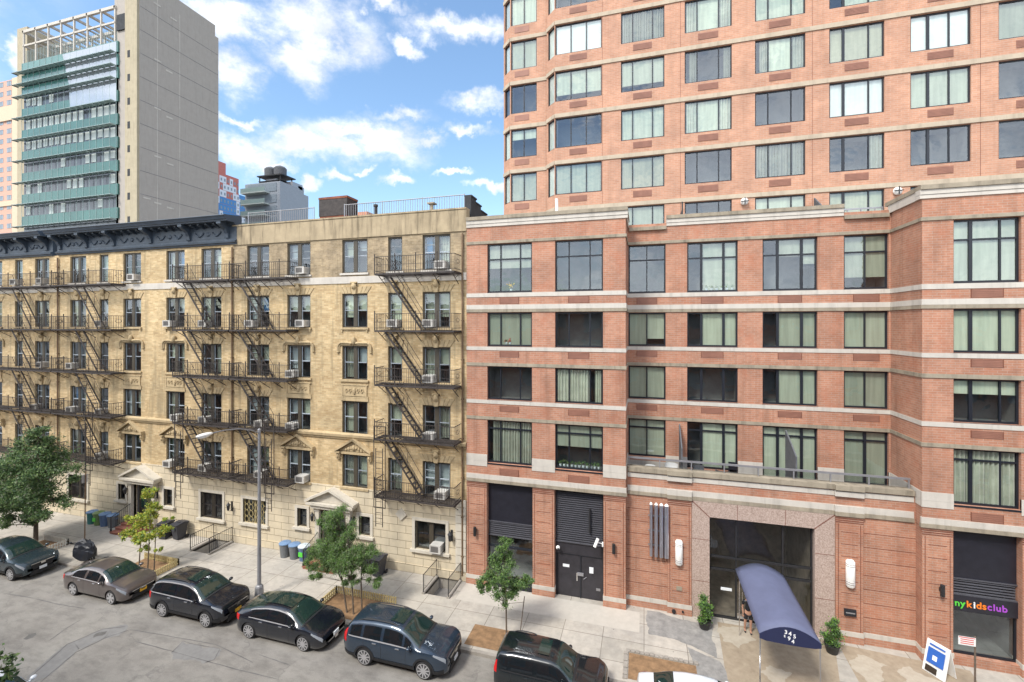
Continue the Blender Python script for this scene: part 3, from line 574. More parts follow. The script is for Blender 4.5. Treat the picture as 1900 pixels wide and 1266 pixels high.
for w in ([(2.93,.3,0),(2.93,4,0),(2.93,4,4.75),(2.93,.3,4.75)],[(7.2,.3,0),(7.2,4,0),(7.2,4,4.75),(7.2,.3,4.75)],[(2.93,4,0),(7.2,4,0),(7.2,4,4.75),(2.93,4,4.75)],[(2.93,.3,4.75),(7.2,.3,4.75),(7.2,4,4.75),(2.93,4,4.75)],[(2.93,.25,.01),(7.2,.25,.01),(7.2,4,.01),(2.93,4,.01)]): q.quad(w)
q.box(5.0,6.4,2.2,2.8,0,1.1); mk('lobby',q,'lobby_lit_stone',e_)
q=MB(FR(PY)); q.box(3.45,3.92,.2,.235,1.3,1.42); mk('notice',q,'plate_white',e_); q=MB(FR(PY)); q.tube((4.35,.12,.9),(4.35,.12,1.4),.02); q.box(4.15,4.9,.2,.23,.1,.35); mk('door_handle',q,'chrome',e_)
# bays between the piers of the wings
def bay(F,a0,a1,z1,spec):
    w=None
    for kind,z0,zz in spec:
        m=MB(F)
        if kind=='panel': m.box(a0,a1,.3,.4,z0,zz); mk('spandrel_panel',m,'black_panel',low)
        elif kind=='louver':
            m.box(a0,a1,.36,.42,z0,zz); n=int((zz-z0)/.105); 
            for k in range(n): y=z0+.03+k*(zz-z0-.03)/n; m.profile([(.25,y),(.36,y+.05),(.36,y+.065),(.25,y+.018)],a0+.06,a1-.06)
            m.box(a0,a1,.24,.36,zz-.04,zz); m.box(a0,a1,.24,.36,z0,z0+.04); mk('louver',m,'louver',low)
        elif kind=='glass':
            m.box(a0,a0+.06,.3,.38,z0,zz); m.box(a1-.06,a1,.3,.38,z0,zz); m.box(a0+.06,a1-.06,.3,.38,z0,z0+.08); m.box(a0+.06,a1-.06,.3,.38,zz-.05,zz); w=mk('shop_window',m,'black_frame',low)
            q=MB(F); q.quad([(a0+.03,.34,z0),(a1-.03,.34,z0),(a1-.03,.34,zz),(a0+.03,.34,zz)]); mk('pane',q,'glass',w)
            q=MB(F); q.quad([(a0,.4,z0),(a0,3.4,z0),(a0,3.4,zz),(a0,.4,zz)]); q.quad([(a1,.4,z0),(a1,3.4,z0),(a1,3.4,zz),(a1,.4,zz)]); q.quad([(a0,3.4,z0),(a1,3.4,z0),(a1,3.4,zz),(a0,3.4,zz)]); q.quad([(a0,.4,zz),(a1,.4,zz),(a1,3.4,zz),(a0,3.4,zz)]); q.quad([(a0,.4,z0+.01),(a1,.4,z0+.01),(a1,3.4,z0+.01),(a0,3.4,z0+.01)]); mk('shop_interior',q,'interior',w)
bay(FR(FY),-7.93,-5.45,5.45,[('panel',3.36,5.45),('louver',2.6,3.36),('glass',.3,2.6)])
q=MB(FR(FY)); q.box(-7.93,-5.45,.26,.339,2.0,2.08); mk('transom_bar',q,'black_frame',low); q=MB(FR(FY)); q.box(-7.93,-5.45,.1,.4,0,.3); mk('shop_sill',q,'black_frame',low)
bay(FR(FY),11.93,14.12,5.45,[('panel',3.44,5.45),('louver',2.76,3.44),('glass',.36,2.14)])
q=MB(FR(FY)); q.box(11.93,14.12,.1,.4,0,.36); mk('shop_sill',q,'red_brick',low)
bay(FR(FY),-4.33,-1.9,5.45,[('louver',2.74,5.45)])
q=MB(FR(FY)); q.box(-4.33,-1.9,.3,.4,2.16,2.74); q.box(-4.3,-1.93,.26,.34,2.7,2.76); mk('spandrel_panel',q,'door_paint',low)
for a0,a1 in ((-4.2,-3.08),(-3.02,-1.95)):
    q=MB(FR(FY)); q.box(a0,a1,.34,.42,.02,2.12); d_=mk('door',q,'door_paint',low); q=MB(FR(FY)); x=a1-.18 if a0<-4 else a0+.12; q.box(x,x+.06,.3,.339,.85,1.25) if a0<-4 else q.tube((x,.28,1.0),(x+.15,.28,1.12),.015); mk('handle',q,'chrome' if a0<-4 else 'steel_grey',d_)
    q=MB(FR(FY)); (q.box(-3.95,-3.62,.325,.339,1.46,1.6) if a0<-4 else q.box(-2.62,-2.42,.325,.339,1.32,1.62)); mk('notice',q,'plate_white',d_)
q=MB(FR(FY)); q.box(-4.33,-4.21,.3,.42,0,2.16); q.box(-1.945,-1.9,.3,.42,0,2.16); q.box(-3.075,-3.025,.3,.43,0,2.16); q.box(-4.2,-1.95,.31,.42,2.122,2.158); mk('door_frame',q,'black_frame',low)
q=MB(FR(FY)); q.box(-3.2,-2.9,.24,.3,1.15,1.3); q.box(-2.28,-2.08,.32,.339,.5,.62); mk('entry_box',q,'steel_grey',low)
q=MB(FR(FY)); q.box(-2.62,-2.55,.1,.24,3.4,4.6); mk('louver_post',q,'rail_black',low)
# shop sign with lettering
sg=MB(FR(FY)); sg.box(11.93,14.12,.22,.4,2.14,2.76); sgo=mk('shop_sign_board',sg,'black_panel',low)
def text(parent,s,x,y,z,size,mat,name='lettering',ext=.01,align='LEFT',rz=0,tilt=90):
    cu=bpy.data.curves.new('t','FONT'); cu.body=s; cu.size=size; cu.extrude=ext; cu.align_x=align; cu.offset=size*.018
    o=bpy.data.objects.new('t',cu); LINK(o); bpy.context.view_layer.update()
    me=bpy.data.meshes.new_from_object(o.evaluated_get(bpy.context.evaluated_depsgraph_get())); bpy.data.objects.remove(o)
    w=max(v.co.x for v in me.vertices)
    me.materials.clear(); me.materials.append(MT[mat]); ob=bpy.data.objects.new(name,me); LINK(ob); ob.parent=parent; ob.location=Vector((x,y,z))-rootloc(parent); ob.rotation_euler=(R(tilt),0,rz); return w
x=12.08
for s,mt in (('n','txt_green'),('y','txt_green'),('k','txt_orange'),('i','txt_white'),('d','txt_orange'),('s','txt_orange'),('c','txt_purple'),('l','txt_purple'),('u','txt_purple'),('b','txt_purple')):
    w=text(sgo,s,x,FY+.208,2.33,.36,mt); x+=w+.028
# ---------------------------------------------------------------- tower behind
tw=thing('apartment_tower','tall red brick residential tower rising behind the low block, with corner bay windows','building',(5,28,0))
TY=27.1; TL=27.9; TOP=[20.55+2.82*k for k in range(7)]; WH=1.8; TZ=40.5
tc=[(-5.17,-2.39,(.34,.67)),(-1.29,1.11,(.27,.73)),(2.19,4.6,(.27,.73)),(5.74,8.12,(.27,.73)),(9.2,11.6,(.27,.73)),(12.68,15.1,(.31,.66)),(16.15,18.5,(.5,)),(19.6,22,(.5,))]
wl=MB(FR(TY)); wl.facade(-5.2,24,17,TZ,[(a0,a1,z-WH,z,.9) for a0,a1,_ in tc for z in TOP],depth=.14)
cF=(-5.2-.62,TY+.62,.7071,-.7071)   # canted corner
CL=.62*math.sqrt(2)
wl.F=cF; wl.facade(0,CL,17,TZ,[(.12,CL-.03,z-WH,z,.12) for z in TOP],depth=.12)
wl.F=FR(TL); wl.facade(-8.25,-5.75,17,TZ,[(-8.2,-6.5,z-WH,z,.9) for z in TOP],depth=.14)
cF2=(-8.25-.62,TL+.62,.7071,-.7071); wl.F=cF2; wl.facade(0,CL,17,TZ,[(.12,CL-.03,z-WH,z,.12) for z in TOP],depth=.12)
wl.F=ID; wl.quad([(-8.87,TL+.62,17),(-8.87,48,17),(-8.87,48,TZ),(-8.87,TL+.62,TZ)][::-1]); wl.quad([(24,TY,0),(24,48,0),(24,48,TZ),(24,TY,TZ)]); wl.quad([(-8.87,48,0),(24,48,0),(24,48,TZ),(-8.87,48,TZ)][::-1])
wl.quad([(-8.87,48,TZ),(24,48,TZ),(24,TY,TZ),(-5.2,TY,TZ),(-5.82,TY+.8,TZ),(-8.25,TL,TZ),(-8.87,TL+.62,TZ)])
mk('wall',wl,['tower_brick_lit','interior'],tw)
for z in TOP:
    m=MB(FR(TY)); m.box(-5.2,24,-.05,.04,z+.03,z+.26); m.F=cF; m.box(0,CL-.02,-.05,.04,z+.03,z+.26); m.F=FR(TL); m.box(-8.25,-5.83,-.05,.04,z+.03,z+.26); m.F=cF2; m.box(0,CL-.02,-.05,.04,z+.03,z+.26); mk('ledge',m,'tower_ledge',tw)
sts=['LLL','LLL','LLL','DLL','CCC','LLL','DDD','QQQ','LLL','cDc','CDC','LCL','HHH','LLL','DLC','CLL']
fix={(0,3):'DDD',(0,2):'LLL',(1,1):'LLL',(1,3):'QQQ',(1,2):'LLL',(2,1):'CDC',(2,0):'LLL',(2,2):'LLL',(3,1):'CLC',(3,0):'LLL',(2,3):'cDc',(2,4):'DDD'}
T2={0:['LLL','LLL','DDD','QQQ','LLL','DDD','LLL'],1:['LLL','LLL','LLL','QQQ','CCC','DLL','LLL'],2:['DDD','DDD','CLC','cDc','CLC','LLL','DDD'],3:['LLL','CCC','DDD','cLC','LLL','DDL','LLL'],4:['LLL','DDC','LLL','LLL','DLL','LLL','CCC'],5:['LLL','DDD','LLL','LLL','LLL','DCL','LLL'],6:['LL','DL','DD','LL','LL','LD','LL'],7:['LL']*7}
for ci,(a0,a1,fr) in enumerate(tc):
    for ri,z in enumerate(TOP):
        if ci==7 and ri>1: continue
        make_window(tw,FR(TY),a0,a1,z-WH,z,fr,T2[ci][ri],None,b=.08,fw=.06,blindm='blind_white' if (ci*5+ri)%6==4 else ('blind_cream' if (ci+ri*3)%9==4 else 'blind'),wide=() if ci<4 else (0,))
        if ri>0 and ci<7:
            mid=(a0+a1)/2; v=MB(FR(TY)); v.box(mid-.52,mid+.52,-.02,.05,z-WH-.5,z-WH-.14)
            for k in range(5): v.box(mid-.5,mid+.5,-.03,-.0205,z-WH-.47+k*.065,z-WH-.45+k*.065)
            mk('vent',v,'vent_metal',tw)
for ri,z in enumerate(TOP):
    make_window(tw,cF,.12,CL-.03,z-WH,z,(),'L',None,b=.06,fw=.05,blindm='blind_white'); make_window(tw,cF2,.12,CL-.03,z-WH,z,(),'D' if ri%3==0 else 'L',None,b=.06,fw=.05,blindm='blind_white')
    make_window(tw,FR(TL),-8.2,-6.5,z-WH,z,(.5,),['LL','LL','hh','DD','LL','LL','LL'][ri],None,b=.08,fw=.06)
    if ri>0: v=MB(FR(TL)); v.box(-7.95,-7.0,-.02,.05,z-WH-.5,z-WH-.14); mk('vent',v,'vent_metal',tw)
q=MB(FR(TY)); 
for x in (-2.37,1.95,8.42,15.45): q.box(x,x+.018,-.004,.01,17,TZ-.1)
mk('expansion_joint',q,'mortar_joint',tw)
# ---------------------------------------------------------------- tan tenements with fire escapes
TEY=22.6; FT=FR(TEY)
ROW={6:(16.70,18.64),5:(13.55,15.5),4:(10.53,12.48),3:(7.38,9.28),2:(4.30,6.2)}
FLN={6:'sixth floor',5:'fifth floor',4:'fourth floor',3:'third floor',2:'second floor',1:'street level'}
Rc=[(-23.86,-22.15),(-20.8,-19.11),(-16.9,-15.2),(-13.87,-12.97),(-11.72,-10.05)]
Mc=[(-39.96,-38.3),(-36.95,-36.07),(-34.61,-32.93),(-30.63,-29.01),(-27.58,-25.91)]
Lc=[(-56.2,-54.6),(-53.0,-51.4),(-49.3,-47.6),(-46.1,-45.2),(-43.8,-42.2)]
def tenement(x0,x1,cols,feature,lab,doorx,ground,top,brickx):
    t=thing('tenement_building',lab,'building',((x0+x1)/2,TEY+1,0),'tan brick tenement houses'); G3=x1>-10
    H=[(a,b,*z,1.0) for a,b in cols for z in ROW.values()]
    w=MB(FT); w.facade(x0,x1,4.3,16.5,[h for h in H if h[3]<16.5],depth=.2); w.facade(x0,x1,16.5,top,[h for h in H if h[3]>16.5],depth=.2,m=2)
    w.F=ID; w.quad([(x1,TEY,0),(x1,36,0),(x1,36,top),(x1,TEY,top)]); w.quad([(x0,TEY,0),(x0,36,0),(x0,36,top),(x0,TEY,top)][::-1]); w.quad([(x0,36,0),(x1,36,0),(x1,36,top),(x0,36,top)][::-1])
    mk('wall',w,['tan_brick','interior','grey_tan_brick' if G3 else 'tan_brick'],t)
    rf=MB(); rf.box(x0,x1,TEY+.3,36,top-.6,top-.55); mk('roof',rf,'roof_gray',t)
    w=MB(FT); d0,d1=doorx-.92,doorx+.92; w.facade(x0,x1,.45,4.3,[(d0,d1,.45,3.0,.8)]+[(*gd[:4],.8) for gd in ground],b=-.04,depth=.22); w.facade(x0,x1,0,.45,[(d0,d1,.2,.45,.6)],b=-.09,depth=.2); w.quad([(x0,-.09,.45),(x1,-.09,.45),(x1,-.04,.45),(x0,-.04,.45)]); w.quad([(x0,-.04,4.3),(x1,-.04,4.3),(x1,0,4.3),(x0,0,4.3)])
    mk('ashlar_base',w,['ashlar','interior'],t)
    # string courses
    m=MB(FT); m.box(x0,x1,-.05,.02,16.1,16.5); mk('white_band',m,'limestone',t)
    m=MB(FT); m.profile([(0,7.05),(-.08,7.08),(-.10,7.18),(-.17,7.22),(-.19,7.36),(-.05,7.42),(0,7.44)],x0,x1); mk('string_course',m,'tan_stone',t)
    # windows
    for ci,(a,b) in enumerate(cols):
        for r,z in ROW.items():
            sash(t,a,b,z[0],z[1],b-a>1.2)
            mid=(a+b)/2
            q=MB(FT); q.box(a-.1,b+.1,-.10,.2,z[0]-.12,z[0]-.004)
            if r in (5,): q.box(a-.04,a+.06,-.07,0,z[0]-.26,z[0]-.122); q.box(b-.06,b+.04,-.07,0,z[0]-.26,z[0]-.122)
            mk('sill',q,'tan_stone' if r!=6 else 'limestone',t)
            fe=ci not in feature
            if r==5 or (fe and r in (4,3,2)):
                q=MB(FT); n=8 if b-a>1.2 else 5; zt=z[1]+.40
                for k in range(n):     # flared flat arch of voussoirs
                    f0,f1=k/n,(k+1)/n; xa=a+(b-a)*f0+.012; xb=a+(b-a)*f1-.012; ya=mid+(xa-mid)*1.32; yb=mid+(xb-mid)*1.32
                    if abs((f0+f1)/2-.5)<.07: continue
                    if k==n//2: mk('lintel',q,'tan_stone',t); q=MB(FT)
                    q.prism([(xa,z[1]+.02),(xb,z[1]+.02),(yb,zt),(ya,zt)],-.035,.05)
                mk('lintel',q,'tan_stone',t)
                key(t,mid,z[1],r)
            if not fe and r==4: hood(t,a,b,z[1])
            if not fe and r==3:
                q=MB(FT); q.box(a-.08,b+.08,-.05,.03,z[1]+.02,z[1]+.2); mk('lintel',q,'tan_stone',t); relief(t,a,b,9.55,10.2)
                q=MB(FT); q.box(a-.05,b+.05,-.04,.03,z[1]+.24,z[1]+.30); mk('lintel',q,'tan_stone',t)
            if not fe and r==2: pediment(t,a,b,z[1])
    # doorway
    q=MB(FT); q.box(d0-.28,d0,-.22,.1,.2,2.95); q.box(d1,d1+.28,-.22,.1,.2,2.95); q.box(d0-.34,d0+.04,-.26,.1,2.75,2.98); q.box(d1-.04,d1+.34,-.26,.1,2.75,2.98)
    q.box(d0-.42,d1+.42,-.42,.05,2.985,3.2); pz=4.0
    q.prism([(d0-.62,3.36),(d1+.62,3.36),(doorx,4.1)],-.30,.05)
    dr=mk('doorway_surround',q,'pale_stone',t)
    q=MB(FT); q.box(d0-.66,d1+.66,-.55,.05,3.2,3.34)
    for s_ in (-1,1):
        e=doorx+s_*(.92+.74); q.prism([(e,3.345),(e,3.48),(doorx,4.24),(doorx,4.1)],-.56,.05)
    mk('pediment',q,'pale_stone',dr)
    q=MB(FT); q.box(d0,d1,.3,.36,.45,3.0); dd=mk('door',q,'brown_frame',t); q=MB(FT); 
    for k in (0,1): xx=d0+.15+k*.88; q.box(xx,xx+.66,.28,.299,1.1,2.7)
    mk('pane',q,'car_glass',dd)
    for gd in ground:
        a,b,z0,z1,kind=gd; fr=MB(FT); e=.17
        fr.box(a-e,a,-.09,.05,z0,z1+e); fr.box(b,b+e,-.09,.05,z0,z1+e); fr.box(a+.001,b-.001,-.088,.05,z1,z1+e); s1=mk('window_surround',fr,'pale_stone',t)
        sl=MB(FT); sl.box(a-e-.08,b+e+.08,-.2,.1,z0-.14,z0-.002); mk('sill',sl,'pale_stone',s1)
        wi=sash(t,a,b,z0,z1,kind!='small',True)
        if kind in('grille','scroll'):
            gm=MB(FT)
            if kind=='grille':
                n=int((b-a)/.11)
                for k in range(n+1): x=a+(b-a)*k/n; gm.box(x-.009,x+.009,.03,.05,z0,z1)
                for z in (z0+.1,(z0+z1)/2,z1-.1): gm.box(a,b,.028,.052,z-.012,z+.012)
            else:
                for k in range(5):
                    for jz in range(4):
                        cx=a+(b-a)*(k+.5)/5; cz=z0+(z1-z0)*(jz+.5)/4; pts=[(cx+.15*math.cos(q)*.9,.04,cz+.2*math.sin(q)) for q in [i*math.pi/5 for i in range(11)]]; gm.path(pts,.014,4)
                for x in (a+.02,b-.02,(a+b)/2): gm.box(x-.012,x+.012,.03,.05,z0,z1)
            mk('window_guard',gm,'iron' if kind=='grille' else 'guard_yellow',wi)
    return t
SR=random.Random(5)
def sash(t,a,c,z0,z1,dbl,dark=False):
    f=.09; y=.12; m=MB(FT)
    m.box(a,a+f,y-.03,y+.09,z0,z1); m.box(c-f,c,y-.03,y+.09,z0,z1); m.box(a+f,c-f,y-.03,y+.09,z1-f,z1); m.box(a+f,c-f,y-.03,y+.09,z0,z0+.06)
    mid=(a+c)/2; halves=[(a+f,c-f)]
    if dbl: m.box(mid-.13,mid+.13,y-.04,y+.09,z0+.06,z1-f); halves=[(a+f,mid-.13),(mid+.13,c-f)]
    w=mk('window',m,'brown_frame',t)
    s=MB(FT); zm=(z0+z1)/2+.02; bl=MB(FT); kinds=[]
    for x0,x1 in halves:
        s.box(x0,x0+.035,y+.01,y+.05,z0+.06,z1-f); s.box(x1-.035,x1,y+.01,y+.05,z0+.06,z1-f); s.box(x0+.035,x1-.035,y,y+.06,zm-.025,zm+.025)
        if SR.random()<.12: zz=zm+(z1-zm)*.45; s.box(x0+.035,x1-.035,y+.01,y+.05,zz-.01,zz+.01)
    mk('sash',s,'blind_gray' if not dark else 'black_frame',w)
    p=MB(FT)
    for x0,x1 in halves: p.quad([(x0,y+.03,z0+.03),(x1,y+.03,z0+.03),(x1,y+.03,z1-f),(x0,y+.03,z1-f)])
    mk('pane',p,'glass',w)
    if not dark:
        for i,(x0,x1) in enumerate(halves):
            r=SR.random()
            if r<.30: k='blind_gray'; h=SR.choice([.3,.5,.5,.75,.97])
            elif r<.55: k='blind'; h=SR.choice([.5,.5,.97,.7])
            elif r<.72: k='curtain'; h=.97
            elif r<.78: k='blue_cloth'; h=.5
            else: continue
            q=MB(FT); d=y+.2; zt=z1-.1; zb=zt-(z1-z0-.16)*h
            if k in('curtain','blue_cloth'):
                n=12; sp=.6 if SR.random()<.5 else 1
                for j in range(n):
                    u,v=x0+(x1-x0)*sp*j/n,x0+(x1-x0)*sp*(j+1)/n; q.quad([(u,d+.04*math.sin(j*1.8),zb),(v,d+.04*math.sin((j+1)*1.8),zb),(v,d+.04*math.sin((j+1)*1.8),zt),(u,d+.04*math.sin(j*1.8),zt)])
            else: q.box(x0+.01,x1-.01,d,d+.01,zb,zt)
            mk('blind' if 'blind' in k else 'curtain',q,k,w)
    return w
def key(t,x,z,r):
    q=MB(FT); q.prism([(x-.11,z-.02),(x+.11,z-.02),(x+.17,z+.42),(x-.17,z+.42)],-.10,.05); q.box(x-.2,x+.2,-.17,.05,z+.60,z+.68)
    q.blob(x,-.11,z+.44,.16,.12,.20,8,6,j=.08); q.blob(x,-.2,z+.40,.05,.05,.06); mk('keystone',q,'tan_stone',t,smooth=50)
def hood(t,a,b,z):
    q=MB(FT); e=.16; r=.06
    P_=[(a-e-.1,-.06,z-.32),(a-e-.1,-.06,z-.05),(a-e-.02,-.07,z+.1),(a-e+.12,-.07,z+.18),(b+e-.12,-.07,z+.18),(b+e+.02,-.07,z+.1),(b+e+.1,-.06,z-.05),(b+e+.1,-.06,z-.32)]
    q.path(P_,r,7); q.path([(p[0]*1,-.03,p[2]-.10 if 2<i<5 else p[2]) if 2<i<5 else (p[0]+(.09 if i<4 else -.09),-.03,p[2]-.03) for i,p in enumerate(P_)],.04,6)
    x=(a+b)/2; q.blob(x,-.1,z+.30,.13,.14,.25,8,6,j=.15); q.blob(x-.2,-.07,z+.16,.14,.08,.07,j=.1); q.blob(x+.2,-.07,z+.16,.14,.08,.07,j=.1); q.blob(a-e-.1,-.06,z-.36,.08,.07,.08); q.blob(b+e+.1,-.06,z-.36,.08,.07,.08)
    mk('hood_mould',q,'tan_stone',t,smooth=50)
def relief(t,a,b,z0,z1):
    q=MB(FT); q.box(a+.02,b-.02,-.04,.03,z0,z1); q.box(a-.06,b+.06,-.07,.03,z1,z1+.07); q.box(a-.06,b+.06,-.06,.03,z0-.07,z0)
    q.box(a+.02,a+.08,-.065,-.04,z0,z1); q.box(b-.08,b-.02,-.065,-.04,z0,z1)
    mid=(a+b)/2; zc=(z0+z1)/2
    for k in range(5):
        x=mid+(k-2)*.26; pts=[(x+.10*math.cos(i*.8)*(1-i*.09),-.06,zc+.18*math.sin(i*.8)*(1-i*.09)) for i in range(9)]; q.path(pts,.028,5)
    q.blob(mid,-.06,zc,.11,.07,.2,j=.1); mk('relief_panel',q,'tan_stone',t)
def pediment(t,a,b,z):
    q=MB(FT); mid=(a+b)/2; h=.62; e=.34
    q.box(a-.05,b+.05,-.10,.03,z+.02,z+.16)
    q.prism([(a-.1,z+.2),(b+.1,z+.2),(mid,z+.2+h)],-.08,.03)
    for s_ in (-1,1):
        x=mid+s_*((b-a)/2+e); q.prism([(x,z+.16),(x,z+.28),(mid,z+.36+h),(mid,z+.22+h)],-.26,.03)
        q.box(min(x,x-s_*.30),max(x,x-s_*.30),-.24,.03,z+.08,z+.158); xx=mid+s_*((b-a)/2+.2)
        q.prism([(xx-.1,z-.30),(xx+.1,z-.30),(xx+.12,z+.075),(xx-.12,z+.075)],-.14,.03); q.blob(xx,-.14,z-.12,.08,.09,.14)
    for k in range(7):
        x=mid+(k-3)*.17; zz=z+.3+.16*(1-abs(k-3)/3); q.blob(x,-.1,zz,.085,.06,.10,7,4,j=.25)
    q.blob(mid,-.12,z+.42,.13,.09,.16,8,5,j=.1); mk('pediment',q,'tan_stone',t,smooth=40)
gR=[(-24.1,-22.35,1.35,2.85,'scroll'),(-20.0,-19.3,1.6,2.72,'small'),(-15.72,-14.98,1.62,2.75,'small'),(-12.15,-10.3,1.35,2.92,'big')]
gM=[(-40.0,-38.1,1.2,2.9,'grille'),(-35.0,-34.3,1.6,2.7,'small'),(-30.75,-30.0,1.65,2.78,'small'),(-27.55,-25.75,1.25,2.92,'grille')]
gL=[(-56,-54.3,1.3,2.9,'big'),(-51.8,-51,1.6,2.7,'small'),(-43.6,-42.0,1.2,2.9,'grille')]
TR=tenement(-24.93,-9.1,Rc,(1,2),'tan brick tenement with a plain concrete parapet, right end of the old row',-17.42,gR,18.72,0)
TM=tenement(-41.15,-24.95,Mc,(2,3),'tan brick tenement under the dark bracketed cornice, middle of the old row',-32.62,gM,18.78,0)
TLf=tenement(-57.4,-41.17,Lc,(1,2),'tan brick tenement cut off by the left edge of the photo',-48.9,gL,18.78,0)
# concrete parapet of the right tenement
m=MB(FT); m.box(-24.93,-9.1,-.06,.4,18.72,19.9); m.box(-24.93,-9.1,-.10,.44,19.9,19.98); mk('parapet',m,'parapet_concrete',TR)
m=MB(FT)
zq=0.0
for k in range(9): z=.5+k*.43; m.box(-9.72,-9.12,-.09,-.035,z,z+.39)
mk('quoin',m,'pale_stone',TR)
for x,t,z0 in ((-24.96,TR,4.3),(-41.14,TM,4.3),(-9.32,TR,.3)):
    m=MB(FT); m.tube((x,-.09,z0),(x,-.09,18.6),.05,7)
    for k in range(7): m.box(x-.07,x+.07,-.14,0,z0+1+k*2.1,z0+1.06+k*2.1)
    mk('downpipe',m,'pipe_brown',t,smooth=40)
m=MB(FT); m.prism([(-13.35,3.15),(-13.0,3.5),(-12.65,3.15),(-13.0,2.8)],-.12,.0); mk('stone_boss',m,'pale_stone',TR)
m=MB(FT); m.tube((-22,-.1,3.0),(-22.2,-.35,3.2),.04); mk('bracket',m,'pale_stone',TR)
# bracketed cornice
def cornice(t,x0,x1,br,ret=False):
    P_=[(0,18.78),(-.10,18.78),(-.12,18.86),(-.20,18.9),(-.22,19.0),(-.10,19.06),(-.07,19.1),(-.07,19.98),(-.2,20.0),(-.25,20.1),(-.78,20.12),(-.80,20.2),(-.86,20.22),(-.93,20.36),(-1.0,20.42),(-.98,20.46),(.3,20.62),(.3,18.78)]
    m=MB(FT); m.profile(P_,x0,x1); c=mk('cornice',m,'cornice_paint',t)
    for x in br:
        b=MB(FT); b.profile([(-.07,19.15),(-.16,19.2),(-.2,19.45),(-.34,19.7),(-.6,19.85),(-.72,19.95),(-.72,20.115),(-.07,20.115)],x-.13,x+.13); b.box(x-.17,x+.17,-.76,-.4,19.98,20.118); mk('bracket',b,'cornice_paint',c)
    b=MB(FT)
    for p,q in zip(br,br[1:]):
        n=max(2,int((q-p)/.62))
        for k in range(1,n): x=p+(q-p)*k/n; b.profile([(-.07,19.86),(-.2,19.9),(-.55,20.02),(-.55,20.117),(-.07,20.117)],x-.07,x+.07)
        b.box(p+.25,q-.25,-.085,-.07,19.2,19.76)
        for s_ in (.28,.72):
            cx=p+(q-p)*s_; pts=[(cx-.34+.68*i/8,-.1,19.62-.26*math.sin(math.pi*i/8)) for i in range(9)]; b.path(pts,.05,5)
        b.blob((p+q)/2,-.1,19.5,.16,.06,.14,j=.2)
    mk('frieze_ornament',b,'cornice_paint',c,smooth=40)
cornice(TM,-41.2,-24.6,[-40.85,-38.1,-35.4,-31.9,-28.5,-25.3])
cornice(TLf,-57.5,-41.7,[-57.2,-54.5,-51.9,-49.4,-47.0,-44.6,-42.3])
